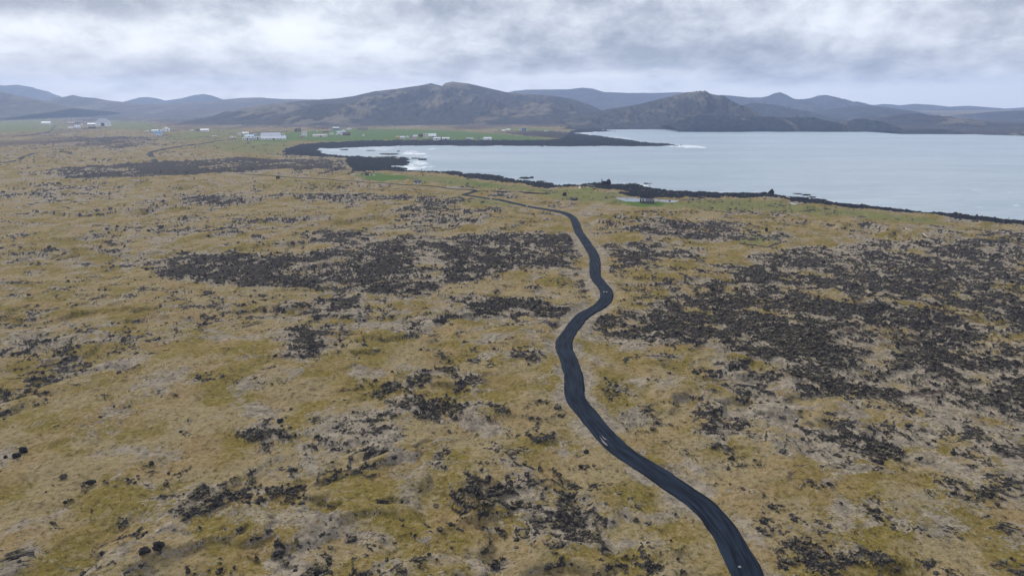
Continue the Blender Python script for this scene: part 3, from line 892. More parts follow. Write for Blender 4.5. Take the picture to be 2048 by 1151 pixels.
hill('mountain', [(1360, 225), (1390, 200), (1410, 190.5), (1430, 190), (1455, 192), (1480, 195), (1505, 195), (1518, 192), (1528, 187), (1540, 184.5), (1552, 189), (1568, 198), (1580, 199), (1600, 196.5),
                  (1615, 191), (1630, 190), (1655, 195.5), (1675, 204), (1690, 203), (1705, 206), (1730, 214), (1760, 222), (1800, 230)], 4000, 700, 900, HM_far, -4, 1.1, 0.36, 240, 11)
hill('mountain', [(1680, 226), (1715, 212), (1745, 208), (1775, 211), (1800, 207.5), (1840, 210), (1870, 213.5), (1905, 211.5), (1940, 214), (1980, 218), (2000, 216), (2025, 214.5), (2070, 214.5), (2200, 214), (2400, 218)], 4900, 800, 1000, HM_far, -4, 1.1, 0.32, 300, 12)
hill('mountain', [(960, 215), (1000, 191), (1025, 182.5), (1050, 179.5), (1100, 179), (1135, 178.5), (1160, 175.5), (1178, 177), (1200, 184), (1250, 186), (1300, 186), (1345, 184.5), (1400, 188), (1480, 205), (1550, 220)], 4600, 1000, 900, HM_far, -4, 1.1, 0.12, 300, 13)
hill('hill', [(1090, 240), (1130, 226), (1180, 220), (1240, 216), (1300, 218), (1360, 226), (1400, 238)], 3300, 1100, 600, HM_moor, -4, 0.9, 0.12, 160, 14)
# left
hill('hill', [(-420, 186), (-250, 165), (-120, 160), (-40, 172), (0, 176), (30, 182), (60, 190), (100, 201), (140, 211), (175, 217)], 2900, 500, 800, HM_moor, 2, 1.2, 0.16, 170, 15)
hill('mountain', [(-40, 190), (15, 176), (40, 171), (60, 170.5), (78, 170), (100, 174), (120, 186), (138, 194), (160, 206)], 4900, 800, 900, HM_far, 8, 1.1, 0.14, 260, 16)
hill('hill', [(90, 213), (120, 203), (140, 196), (165, 193), (178, 190), (192, 194), (220, 196), (245, 201), (290, 206), (330, 208.5), (420, 213)], 3700, 600, 800, HM_moor, 6, 1.2, 0.14, 150, 17)
hill('mountain', [(270, 206), (285, 201), (305, 195), (322, 194), (340, 197), (360, 203), (385, 209)], 5200, 700, 800, HM_far, 12, 1.1, 0.1, 260, 18)
hill('mountain', [(345, 207), (362, 200), (385, 197), (410, 190.5), (430, 188), (446, 191), (465, 199), (490, 208)], 5200, 700, 800, HM_far, 12, 1.1, 0.1, 260, 19)
hill('hill', [(260, 213), (330, 207), (400, 205), (450, 201), (500, 196), (535, 195), (580, 198), (640, 199), (720, 201), (820, 212)], 4200, 1000, 900, HM_moor, 6, 1.0, 0.1, 200, 20)

# ------------------------------------------------------------------ small materials
def plain(name, col, rough=0.8, var=0.25, scale=1.5, spec=0.2):
    m, t, bs = new_mat(name)
    n = t.noise(t.node('ShaderNodeTexCoord').outputs['Object'], scale, 5, 0.65)
    d = tuple(c * (1 - var) for c in col)
    u = tuple(min(1, c * (1 + var * 0.6)) for c in col)
    t.put(bs.inputs['Base Color'], t.mix(t.mapr(n, 0.3, 0.7), d, u))
    bs.inputs['Roughness'].default_value = rough
    bs.inputs['Specular IOR Level'].default_value = spec
    return m


MAT = {'white': plain('white_paint', (0.86, 0.86, 0.86), 0.6, 0.1), 'cream': plain('cream_paint', (0.72, 0.66, 0.52), 0.7, 0.1),
       'pale': plain('pale_metal', (0.64, 0.67, 0.70), 0.5, 0.1), 'grey': plain('grey_metal', (0.34, 0.36, 0.43), 0.5, 0.12),
       'lilac': plain('lilac_metal', (0.46, 0.48, 0.56), 0.5, 0.1), 'slate': plain('slate_roof', (0.075, 0.08, 0.10), 0.8),
       'blue': plain('blue_roof', (0.16, 0.36, 0.62), 0.6, 0.1), 'navy': plain('navy_wall', (0.12, 0.20, 0.34), 0.7), 'ice': plain('pale_blue_sheet', (0.45, 0.60, 0.72), 0.6, 0.1),
       'red': plain('red_roof', (0.27, 0.085, 0.07), 0.7), 'darkred': plain('dark_red_wall', (0.13, 0.045, 0.05), 0.8), 'pink': plain('faded_roof', (0.46, 0.38, 0.38), 0.7),
       'yellow': plain('yellow_wall', (0.66, 0.46, 0.12), 0.7, 0.1), 'tan': plain('tan_wall', (0.45, 0.33, 0.25), 0.8), 'brown': plain('brown_boards', (0.07, 0.05, 0.045), 0.9),
       'turf': plain('turf_roof', (0.13, 0.11, 0.06), 1.0, 0.4), 'glass': plain('window_dark', (0.03, 0.035, 0.045), 0.3, 0.1, 1, 0.5), 'door': plain('door_dark', (0.06, 0.06, 0.07), 0.7),
       'stone': plain('ruin_stone', (0.115, 0.115, 0.115), 0.95, 0.55, 3.0), 'rust': plain('rusty_iron', (0.10, 0.055, 0.052), 0.9, 0.4, 3.0), 'basalt': plain('basalt', (0.034, 0.031, 0.031), 0.95, 0.6, 2.0, 0.1),
       'wetrock': plain('wet_basalt', (0.014, 0.016, 0.020), 0.6, 0.5, 1.0), 'wood': plain('bleached_wood', (0.50, 0.47, 0.42), 0.9, 0.25, 4.0), 'bark': plain('bark', (0.06, 0.045, 0.035), 1.0),
       'needle': plain('dark_foliage', (0.020, 0.034, 0.026), 1.0, 0.5, 2.0, 0.05), 'post': plain('weathered_post', (0.33, 0.33, 0.31), 0.9), 'palestone': plain('pale_stone', (0.62, 0.60, 0.55), 0.9, 0.15)}


def mesh_obj(name, V, F, mat, parent=None):
    me = bpy.data.meshes.new(name)
    me.from_pydata([tuple(v) for v in V], [], [tuple(f) for f in F])
    me.materials.append(mat)
    o = bpy.data.objects.new(name, me)
    C.objects.link(o)
    if parent:
        o.parent = parent
    return o


class MB:
    def __init__(self):
        self.V, self.F = [], []

    def add(self, V, F):
        k = len(self.V)
        self.V += [tuple(v) for v in V]
        self.F += [tuple(i + k for i in f) for f in F]
        return self

    def box(self, x0, x1, y0, y1, z0, z1):
        V = [(x, y, z) for z in (z0, z1) for y in (y0, y1) for x in (x0, x1)]
        return self.add(V, [(0, 2, 3, 1), (4, 5, 7, 6), (0, 1, 5, 4), (2, 6, 7, 3), (0, 4, 6, 2), (1, 3, 7, 5)])

    def prism(self, prof, axis, a0, a1):
        """profile in the plane across 'axis' (x or y), z up"""
        n = len(prof)
        V = []
        for a in (a0, a1):
            V += [((a, p, z) if axis == 'x' else (p, a, z)) for p, z in prof]
        F = [tuple(range(n)), tuple(range(2 * n - 1, n - 1, -1))]
        F += [(i, n + i, n + (i + 1) % n, (i + 1) % n) for i in range(n)]
        return self.add(V, F)

    def cyl(self, p0, p1, r0, r1, n=8):
        p0, p1 = Vector(p0), Vector(p1)
        d = (p1 - p0).normalized()
        u = d.orthogonal().normalized()
        w = d.cross(u)
        V = []
        for p, r in ((p0, r0), (p1, r1)):
            V += [p + (u * math.cos(a) + w * math.sin(a)) * r for a in [2 * math.pi * k / n for k in range(n)]]
        F = [tuple(range(n)), tuple(range(2 * n - 1, n - 1, -1))]
        F += [(i, n + i, n + (i + 1) % n, (i + 1) % n) for i in range(n)]
        return self.add(V, F)

    def build(self, name, mat, parent=None):
        return mesh_obj(name, self.V, self.F, MAT[mat], parent)


def thing(name, label, cat, loc, rz=0.0, group=None):
    o = bpy.data.objects.new(name, None)
    o.empty_display_size = 0.5
    C.objects.link(o)
    o.location = loc
    o.rotation_euler = (0, 0, rz)
    tag(o, label, cat, group)
    return o


def tag(o, label, cat, group=None):
    o['label'] = label
    o['category'] = cat
    if group:
        o['group'] = group


def axis_depth(py, z):
    return (CAM_H - z) / (SP + (py - 575.5) / FPX * CP_)


# ------------------------------------------------------------------ buildings
def building(name, cat, x0, x1, yb, yt, style, wall, roof, nwin, label, group=None, yaw=0.0, depth=None, door=True):
    px = 0.5 * (x0 + x1)
    x, y, z = at(px, yb)
    d = axis_depth(yb, z)
    Wd = (x1 - x0) / FPX * d
    Ht = max(1.6, (yb - yt) / FPX * d)
    Dp = depth or min(max(Wd * 0.62, 3.0), 14.0)
    rot = math.radians(yaw) - math.atan2(x, y) * 0.6
    root = thing(name, label, cat, (x, y + Dp * 0.5, z - 0.1), rot, group)
    hw, hd = Wd / 2, Dp / 2
    if style in ('side', 'front', 'hip'):
        eave = Ht * (0.5 if style == 'hip' else 0.36 if name == 'hall' and style == 'side' else 0.60)
    else:
        eave = Ht
    w = MB()
    r = MB()
    ov = 0.25
    if style == 'side':
        w.prism([(-hd, -1.5), (hd, -1.5), (hd, eave), (0, Ht - 0.15), (-hd, eave)], 'x', -hw, hw)
        sl = (Ht - eave) / hd
        r.prism([(-hd - ov, eave - ov * sl), (0, Ht - 0.02), (hd + ov, eave - ov * sl), (hd + ov, eave - ov * sl + 0.2), (0, Ht + 0.2), (-hd - ov, eave - ov * sl + 0.2)], 'x', -hw - ov, hw + ov)
    elif style == 'front':
        w.prism([(-hw, -1.5), (hw, -1.5), (hw, eave), (0, Ht - 0.15), (-hw, eave)], 'y', -hd, hd)
        sl = (Ht - eave) / hw
        r.prism([(-hw - ov, eave - ov * sl), (0, Ht - 0.02), (hw + ov, eave - ov * sl), (hw + ov, eave - ov * sl + 0.2), (0, Ht + 0.2), (-hw - ov, eave - ov * sl + 0.2)], 'y', -hd - ov, hd + ov)
    elif style == 'hip':
        w.box(-hw, hw, -hd, hd, -1.5, eave)
        a, b = hw + 0.4, hd + 0.4
        g = hw * 0.35
        r.add([(-a, -b, eave), (a, -b, eave), (a, b, eave), (-a, b, eave), (-g, 0, Ht), (g, 0, Ht)], [(0, 1, 5, 4), (2, 3, 4, 5), (1, 2, 5), (3, 0, 4), (0, 3, 2, 1)])
    elif style == 'row':
        n = 3
        sw = Wd / n
        for k in range(n):
            c = -hw + sw * (k + 0.5)
            e2, h2 = sw * 0.46, sw * 0.5
            w.prism([(c - e2, -1.5), (c + e2, -1.5), (c + e2, Ht * 0.6), (c, Ht - 0.1), (c - e2, Ht * 0.6)], 'y', -hd, hd)
            r.prism([(c - h2, Ht * 0.58), (c, Ht), (c + h2, Ht * 0.58), (c + h2, Ht * 0.58 + 0.15), (c, Ht + 0.18), (c - h2, Ht * 0.58 + 0.15)], 'y', -hd - 0.3, hd + 0.3)
    elif style == 'tank':
        w.cyl((0, 0, -1.5), (0, 0, Ht * 0.72), hw, hw, 28)
        r.cyl((0, 0, Ht * 0.72), (0, 0, Ht * 0.92), hw * 1.02, hw * 0.6, 28)
        r.cyl((0, 0, Ht * 0.92), (0, 0, Ht), hw * 0.6, hw * 0.12, 28)
    else:
        w.box(-hw, hw, -hd, hd, -1.5, Ht)
        r.box(-hw - 0.15, hw + 0.15, -hd - 0.15, hd + 0.15, Ht + 0.003, Ht + 0.25)
    w.build('wall', wall, root)
    rf = r.build('roof', roof, root)
    if style in ('side', 'hip') and name in ('farmhouse', 'house') and Wd > 7:
        MB().box(hw * 0.3, hw * 0.3 + 0.7, -0.35, 0.35, eave, Ht + 0.9).build('chimney', 'grey', rf)
    if style == 'tank':
        MB().box(-0.7, 0.7, -hw - 0.05, -hw + 0.4, 0.0, 2.2).build('door', 'white', root)
        return root
    rows = 2 if (eave > 5.2 and name == 'house') else 1
    wh = min(1.4, eave * 0.4)
    for rr_ in range(rows):
        zc = eave * (rr_ + 0.56) / rows
        for k in range(nwin):
            c = -hw + Wd * (k + 0.5) / nwin
            if door and rr_ == 0 and k == nwin // 2 and nwin > 2:
                dw = 1.1 if name in ('house', 'farmhouse') else (min(4.0, Wd / nwin * 0.7) if style != 'hip' else 8.0)
                MB().box(c - dw / 2, c + dw / 2, -hd - 0.06, -hd + 0.1, 0.0, min(eave * 0.85, 2.2 if dw < 2 else (4.2 if style != 'hip' else 8.0))).build('door', 'door', root)
                continue
            ww = min(1.5, Wd / nwin * 0.55)
            wn = MB().box(c - ww / 2, c + ww / 2, -hd - 0.05, -hd + 0.1, zc - wh / 2, zc + wh / 2).build('window', 'glass', root)
    return root


GL, GM, GF, GH, GE, GD = 'buildings of the far left farm', 'houses by the track behind the lava', 'buildings of the fish farm', 'houses on the green field', 'houses behind the far beach', 'farm below the long dark hill'
B = [
    ('farmhouse', 'house', 82, 97.5, 248.5, 243.5, 'side', 'white', 'white', 4, 'long low white farmhouse alone in the green field at the far left', GL),
    ('shed', 'shed', 96.5, 100, 249, 246.5, 'front', 'white', 'pale', 1, 'tiny white shed at the right end of the leftmost farmhouse', GL),
    ('house', 'house', 135.5, 147, 249.5, 244.5, 'side', 'tan', 'pink', 3, 'house with a faded pinkish roof left of the dark roofed one', GL),
    ('barn', 'barn', 149, 160, 250.5, 244.8, 'side', 'white', 'slate', 3, 'barn with dark slate roof behind the small white hip roofed house', GL),
    ('house', 'house', 148, 158.5, 257, 250.5, 'hip', 'white', 'white', 2, 'white hip roofed house with two windows in front of a dark roofed barn', GL),
    ('shed', 'shed', 136, 144, 257.5, 254, 'side', 'white', 'pale', 2, 'low white shed left of the white hip roofed house', GL),
    ('shed', 'shed', 159.5, 164, 250.5, 246, 'front', 'white', 'white', 1, 'narrow white gabled shed right of the dark slate roof', GL),
    ('outbuilding', 'outbuilding', 174, 192, 250.5, 246, 'side', 'ice', 'white', 4, 'low white and pale blue outbuilding joining the left side of the big hall', GL),
    ('hall', 'hall', 191, 217, 252.5, 237, 'hip', 'white', 'lilac', 3, 'biggest hall of the left farm with ribbed pale grey hipped roof and dark doorway', GL),
    ('storage_tank', 'tank', 213.5, 216.5, 251.5, 245, 'tank', 'white', 'pale', 0, 'white storage tank tight against the right wall of the ribbed hall', GL),
    ('storage_tank', 'tank', 216.7, 219.7, 250.5, 244, 'tank', 'white', 'pale', 0, 'outer white storage tank at the right of the ribbed hall', GL),
    ('shed', 'shed', 176.5, 188, 257, 253.5, 'side', 'darkred', 'brown', 2, 'dark red shed in front of the pale blue outbuilding', GL),
    ('house', 'house', 302.5, 315, 264, 259.5, 'side', 'white', 'pale', 3, 'white house with pale roof just behind the blue roofed house', GM),
    ('house', 'house', 308, 321.5, 271.5, 263.5, 'side', 'white', 'blue', 3, 'white house with the bright blue roof', GM),
    ('house', 'house', 324.5, 337, 263.5, 254, 'front', 'white', 'white', 2, 'tall white gabled house right of the blue roof', GM),
    ('lean_to', 'lean-to', 320, 326, 263, 259.5, 'flat', 'white', 'pale', 1, 'small white lean-to at the left of the tall gabled house', GM),
    ('container', 'container', 289.5, 296, 263.2, 261.6, 'flat', 'white', 'white', 1, 'low white container in the field left of the blue roofed house', GM),
    ('shed', 'shed', 391.5, 399.5, 263, 258.5, 'side', 'grey', 'slate', 2, 'grey shed touching the left end of a long white house', GM),
    ('house', 'house', 399.8, 415.5, 263.5, 258.3, 'side', 'white', 'white', 4, 'long white house with a grey shed at its left end', GM),
    ('shed', 'shed', 380.5, 385, 261.5, 259.2, 'front', 'white', 'white', 1, 'tiny white shed alone left of the grey shed', GM),
    ('caravan', 'caravan', 424, 431.5, 273, 271, 'flat', 'white', 'white', 2, 'white caravan in the field below the long white house', GM),
    ('container', 'container', 460, 469.5, 276, 273, 'flat', 'white', 'white', 2, 'white container where the track reaches the fish farm', GF),
    ('container', 'container', 474.2, 481.5, 270.5, 267, 'flat', 'white', 'pale', 2, 'square white hut left of the upper white house of the fish farm', GF),
    ('house', 'house', 483.8, 495.8, 269.5, 265, 'side', 'white', 'white', 3, 'white house at the back of the fish farm beside a square hut', GF),
    ('workshop', 'workshop', 488.5, 506, 276.5, 269.8, 'side', 'white', 'ice', 3, 'workshop with pale blue roof in the middle of the fish farm', GF),
    ('workshop', 'workshop', 484, 500, 280, 275, 'flat', 'white', 'pale', 4, 'low flat white workshop left of the grey round tank', GF),
    ('storage_tank', 'tank', 500.2, 508, 280.3, 273.8, 'tank', 'grey', 'grey', 0, 'grey round tank with domed top at the front of the fish farm', GF),
    ('shed', 'shed', 506, 514, 272.5, 268.2, 'flat', 'ice', 'pale', 2, 'pale blue box shed left of the large rear hall', GF),
    ('shed', 'shed', 508.5, 521, 279, 273.5, 'flat', 'white', 'pale', 3, 'white flat shed with dark bays between round tank and front hall', GF),
    ('hall', 'hall', 520, 556, 272.8, 265.5, 'side', 'white', 'lilac', 5, 'rear fish farm hall with white gable and lilac grey roof', GF, 14, 16),
    ('hall', 'hall', 521.5, 568, 279.2, 271.8, 'side', 'white', 'lilac', 7, 'front fish farm hall, longest low building with lilac grey roof', GF, 3, 16),
    ('shed', 'shed', 558, 568.5, 272, 268, 'row', 'white', 'white', 3, 'white shed of three small gables at the right of the fish farm', GF),
    ('house', 'house', 603, 613, 273.3, 264.3, 'flat', 'white', 'white', 3, 'tall white flat roofed house beside the dark trees', GH),
    ('lean_to', 'lean-to', 598.5, 607, 276, 271.5, 'flat', 'tan', 'pale', 1, 'brown walled lean-to at the foot of the tall flat roofed house', GH),
    ('barn', 'barn', 624.5, 651.5, 273.5, 268.8, 'side', 'white', 'pink', 6, 'long low white barn with faded red roof and dark openings', GH),
    ('shed', 'shed', 632, 634.8, 263.6, 261.6, 'front', 'white', 'white', 1, 'tiny white shed above the long low barn', GH),
    ('shed', 'shed', 645, 656, 265, 261.8, 'side', 'darkred', 'red', 3, 'red walled shed up the field behind the long low barn', GH),
    ('caravan', 'caravan', 658.5, 666.5, 269, 266.8, 'flat', 'white', 'white', 2, 'white caravan on the grass left of the cluster with the red barn', GH),
    ('house', 'house', 673.5, 683, 268, 262.2, 'side', 'white', 'pale', 3, 'white house with pale roof at the left of the red barn cluster', GH),
    ('house', 'house', 682, 690.5, 267, 259.5, 'front', 'white', 'white', 2, 'tallest white gabled house of the red barn cluster', GH),
    ('barn', 'barn', 685, 699.5, 270.8, 264.5, 'side', 'red', 'slate', 4, 'red barn with dark slate roof in front of the white gabled house', GH),
    ('shed', 'shed', 671, 684, 270, 268, 'flat', 'white', 'pale', 3, 'very low long white shed in front of the pale roofed house', GH),
    ('house', 'house', 665, 677.5, 259.5, 254.2, 'side', 'navy', 'pale', 3, 'bluish house with pale roof high behind the field', GH),
    ('house', 'house', 692.5, 701.5, 260, 255.6, 'front', 'white', 'white', 2, 'small white gabled house right of the bluish house', GH),
    ('farmhouse', 'house', 714, 735, 260.2, 256, 'side', 'tan', 'brown', 5, 'long low farmhouse with dark brown roof and tan wall', GH),
    ('shed', 'shed', 627, 656, 257.8, 254.6, 'side', 'tan', 'brown', 4, 'long brown shed at the upper edge of the fields, left of the bluish house', GH),
    ('shed', 'shed', 722.5, 728.5, 272, 268.4, 'front', 'white', 'ice', 1, 'small white shed alone on the open green field', GH),
    ('house', 'house', 792, 797.5, 276, 272.3, 'side', 'yellow', 'yellow', 2, 'little yellow house at the left end of the beach row', GE),
    ('house', 'house', 799.5, 809.5, 277.3, 272.9, 'side', 'white', 'pale', 3, 'white house next to the little yellow one', GE),
    ('house', 'house', 810.5, 817.8, 276, 271.6, 'front', 'white', 'pale', 2, 'white gabled house second to the right of the yellow house', GE),
    ('house', 'house', 826, 834.5, 275.4, 270.2, 'side', 'white', 'pale', 2, 'white house between the gabled one and the dark red barn', GE),
    ('house', 'house', 822, 832, 279.5, 276, 'side', 'white', 'red', 2, 'white house with red roof closest to the dark beach', GE),
    ('barn', 'barn', 837.5, 846.5, 273.5, 268.3, 'side', 'darkred', 'brown', 2, 'dark red barn touching the cream two storey house', GE),
    ('house', 'house', 846.5, 856.5, 276.2, 268, 'flat', 'cream', 'white', 2, 'cream two storey house with four dark windows', GE),
    ('hall', 'hall', 856.8, 872, 274.5, 267.3, 'side', 'pale', 'white', 4, 'pale blue white hall at the right of the cream house', GE),
    ('barn', 'barn', 866, 880.5, 281.3, 276.9, 'side', 'white', 'pale', 3, 'white barn with dark opening in front of the pale hall', GE),
    ('barn', 'barn', 884, 898.5, 279.2, 275, 'side', 'white', 'pale', 3, 'white barn between the hall and the long white row', GE),
    ('house', 'house', 932, 947.5, 279.5, 275.5, 'row', 'white', 'white', 3, 'white house of three gables alone by the green shore field', GE),
    ('shed', 'shed', 954.5, 960, 277.3, 275, 'flat', 'grey', 'slate', 1, 'small grey shed left of the rightmost beach hall', GE),
    ('shed', 'shed', 961.5, 967, 279, 276.8, 'front', 'cream', 'cream', 1, 'cream shed at the left wall of the rightmost beach hall', GE),
    ('hall', 'hall', 967.2, 983, 280.3, 275.9, 'side', 'white', 'pale', 4, 'rightmost white hall of the beach row', GE),
    ('house', 'house', 1003.5, 1010.5, 262, 259.4, 'side', 'white', 'white', 2, 'left one of two low white houses under the long hill', GD),
    ('house', 'house', 1012, 1020.5, 260.2, 257.6, 'side', 'white', 'white', 2, 'upper right one of two low white houses under the long hill', GD),
    ('house', 'house', 1044, 1052, 262.4, 255.6, 'flat', 'navy', 'white', 2, 'tall blue house with white top near the headland', GD),
    ('shed', 'shed', 1037, 1043.5, 262.3, 259.2, 'side', 'tan', 'pink', 1, 'tan shed at the left side of the tall blue house', GD),
    ('shed', 'shed', 1089, 1096, 262.8, 261, 'flat', 'white', 'white', 2, 'low white shed farthest right near the headland lava', GD),
    ('hut', 'hut', 551.8, 558.5, 359, 353.6, 'flat', 'brown', 'brown', 0, 'dark square wooden hut below the gravel track', None, 0, 2.4),
    ('hut', 'hut', 827.8, 841.5, 366.5, 360, 'side', 'white', 'slate', 2, 'hut with big dark roof and white front wall beside the track', None, 6, 3.2),
    ('hut', 'hut', 730, 740.5, 350.6, 345.5, 'side', 'brown', 'brown', 0, 'dark brown hut at the top of the bright green patch', None, 0, 3.0),
]
for b in B:
    building(*b)


# ------------------------------------------------------------------ rocks
def ico():
    p = (1 + 5 ** 0.5) / 2
    V = [(-1, p, 0), (1, p, 0), (-1, -p, 0), (1, -p, 0), (0, -1, p), (0, 1, p), (0, -1, -p), (0, 1, -p), (p, 0, -1), (p, 0, 1), (-p, 0, -1), (-p, 0, 1)]
    F = [(0, 11, 5), (0, 5, 1), (0, 1, 7), (0, 7, 10), (0, 10, 11), (1, 5, 9), (5, 11, 4), (11, 10, 2), (10, 7, 6), (7, 1, 8), (3, 9, 4), (3, 4, 2), (3, 2, 6), (3, 6, 8), (3, 8, 9),
         (4, 9, 5), (2, 4, 11), (6, 2, 10), (8, 6, 7), (9, 8, 1)]
    V = np.array(V, float)
    return V / np.linalg.norm(V[0]), F


def subdiv(V, F):
    V = [tuple(v) for v in V]
    c = {}
    out = []

    def mid(a, b):
        k = (min(a, b), max(a, b))
        if k not in c:
            m = (np.array(V[a]) + np.array(V[b])) / 2
            V.append(tuple(m / np.linalg.norm(m)))
            c[k] = len(V) - 1
        return c[k]
    for a, b, d in F:
        e, f, g = mid(a, b), mid(b, d), mid(d, a)
        out += [(a, e, g), (b, f, e), (d, g, f), (e, f, g)]
    return np.array(V), out


ICO0 = ico()
ICO3 = subdiv(*subdiv(*subdiv(*ICO0)))


def rock_mesh(name, sx_, sy_, sz_, seed, mat, loc, rz=0.0, chunk=1.0):
    V, F = ICO3
    n = fbm(V[:, 0] * 1.1 + V[:, 2] * 0.7 + seed * 3.1, V[:, 1] * 1.1 - V[:, 2] * 0.9, 1.0, 2, seed)
    n2 = fbm(V[:, 0] * 2.7 - V[:, 2] * 1.9 + seed, V[:, 1] * 2.9 + V[:, 2] * 2.2, 1.0, 3, seed + 5, 0.6)
    rr_ = 1 + 0.75 * chunk * n + 0.55 * chunk * (0.6 - 2 * np.abs(n2))
    Q = V * rr_[:, None] * np.array([sx_, sy_, sz_])
    o = mesh_obj(name, Q, F, MAT[mat])
    o.location = loc
    o.rotation_euler = (0, 0, rz)
    return o


def boulder(px, pyb, w, h, label, mat='basalt', seed=1, name='boulder', cat='rock', group=None, zfix=None, deep=0.8):
    if zfix is None:
        x, y, z = at(px, pyb)
    else:
        x, y = gp(px, pyb, zfix)
        z = zfix
    d = axis_depth(pyb, z)
    sw, sh = w / FPX * d / 2, h / FPX * d
    o = rock_mesh(name, sw * 0.72, sw * deep * 0.8, sh * 0.48, seed, mat, (x, y + sw * deep * 0.5, z + sh * 0.25), 0.3 * seed)
    tag(o, label, cat, group)
    return o


boulder(560, 846, 14, 9, 'lone black boulder on ochre moss right of a grey hollow', seed=3)
boulder(44, 902, 17, 13, 'upper black boulder of a pair near the left edge', seed=4)
boulder(32, 915, 18, 9, 'lower black boulder of a pair near the left edge', seed=5)
boulder(10, 914, 8, 7, 'small black rock left of the lower boulder at the left edge', seed=6)
boulder(317, 1108, 26, 18, 'large knobbly lava block rising from moss in the lower left', seed=7)
boulder(288, 1118, 26, 12, 'flat dark lava block left of the knobbly block', seed=8)
boulder(1129.5, 391.5, 9, 9, 'round black outcrop on the grass by the lagoon', seed=9)
boulder(1148, 398, 18, 6, 'low grey outcrop right of the round black outcrop', seed=10, mat='stone')
boulder(1533, 463, 6, 8, 'upright dark rock at the edge of the brown lava patch', seed=11)
boulder(1543, 390, 12, 10, 'sea stack, the tallest dark block on the black shore', 'wetrock', 12, 'sea_stack')
boulder(1528, 392, 20, 5, 'low dark ledge at the left foot of the sea stack', 'wetrock', 13, 'rock_ledge')
boulder(970, 397, 4, 2.6, 'small black stone on the grass below the far bend of the road', seed=14, name='stone', cat='stone')
SK = 'skerries off the black shore'
for i, (px, py, w, h, lb) in enumerate([(1597, 388.5, 22, 2.5, 'thin leftmost skerry of the chain right of the sea stack'), (1614, 391.5, 18, 4, 'tallest skerry of the chain right of the sea stack'),
                                        (1625, 396, 16, 4, 'lowest right skerry of the chain right of the sea stack'),
                                        (1293, 368, 14, 3, 'wave washed skerry among white foam right of the ruined wall'), (1302, 367.6, 8, 2, 'small skerry right of the foam beside the ruined wall point'),
                                        (1299, 373, 7, 2, 'low skerry in front of the foam patch by the ruined wall point'),
                                        (1083, 363.5, 24, 2.2, 'thin flat skerry off the curve of the bay shore'),
                                        (1048, 357.5, 22, 5, 'big dark skerry at the point of the bay shore'), (1063, 356.5, 10, 4, 'pointed skerry at the right of the big dark one'),
                                        (830, 317.5, 20, 2.5, 'flat skerry off the tip of the black ledge in the bay'), (845, 320, 16, 4.5, 'ragged skerry farthest out from the black ledge'),
                                        (775, 309, 44, 2.6, 'long thin skerry across the inner bay'), (688, 300, 20, 2.5, 'skerry in the shallow head of the bay'), (740, 301.5, 24, 1.6, 'thin skerry beside the shallow head of the bay'),
                                        (1352, 291.5, 12, 2, 'skerry at the foaming tip of the headland'), (1362, 291, 6, 2, 'outermost skerry at the headland tip')]):
    boulder(px, py + 0.5, w, h, lb, 'wetrock', 20 + i, 'skerry', 'rock', SK, SEA_Z - 0.3, 0.9)
for i, (px, py, w, h, lb) in enumerate([(982, 399, 3, 2.4, 'small white stone on the verge where the far road straightens'), (993, 380.5, 4, 2.6, 'white stone beside the faint spur track near the shore'),
                                        (1054, 413, 4, 2, 'white stone on the verge by a dark outcrop'), (739.5, 351, 4, 3, 'cream block just right of the dark brown hut'),
                                        (748, 351, 4.5, 3, 'cream block standing apart on the bright green patch'), (707.5, 350, 3.5, 3, 'white block at the left corner of the bright green patch'),
                                        (896.5, 373, 3, 2.2, 'white stone by the track right of the hut with white front'), (1528, 397, 3.5, 2.2, 'pale stone on the grass edge left of the sea stack')]):
    boulder(px, py, w, h, lb, 'palestone', 50 + i, 'stone' if i not in (3, 4, 5) else 'block', 'stone' if i not in (3, 4, 5) else 'block', 'pale stones on the grass', None, 0.9)


# ------------------------------------------------------------------ ruins, marker, fence, walls
def jitter_wall(P, thick, h, mat, name, label, cat, seed=1, step=0.8, group=None):
    """dry stone wall: a rough band with uneven top following the ground"""
    P = resample(np.asarray(P), step)
    d = np.gradient(P, axis=0)
    d /= np.linalg.norm(d, axis=1)[:, None]
    nr = np.stack([-d[:, 1], d[:, 0]], -1)
    zz = terrain(P[:, 0], P[:, 1])
    k = len(P)
    rngl = np.random.default_rng(seed)
    co = []
    for u, hh in ((-0.7, -0.4), (-0.55, 0.5), (-0.3, 1.0), (0.3, 1.0), (0.55, 0.5), (0.7, -0.4)):
        q = P + nr * (thick * u * (1 + 0.35 * rngl.standard_normal(k)))[:, None]
        co.append(np.column_stack([q, zz + hh * h * (1 + 0.3 * rngl.standard_normal(k))]))
    co = np.stack(co, 1)
    n = co.shape[1]
    V = co.reshape(-1, 3)
    F = [(i * n + j, i * n + j + 1, (i + 1) * n + j + 1, (i + 1) * n + j) for i in range(k - 1) for j in range(n - 1)]
    F += [tuple(range(n)), tuple((k - 1) * n + j for j in range(n - 1, -1, -1))]
    o = mesh_obj(name, V, F, MAT[mat])
    tag(o, label, cat, group)
    return o


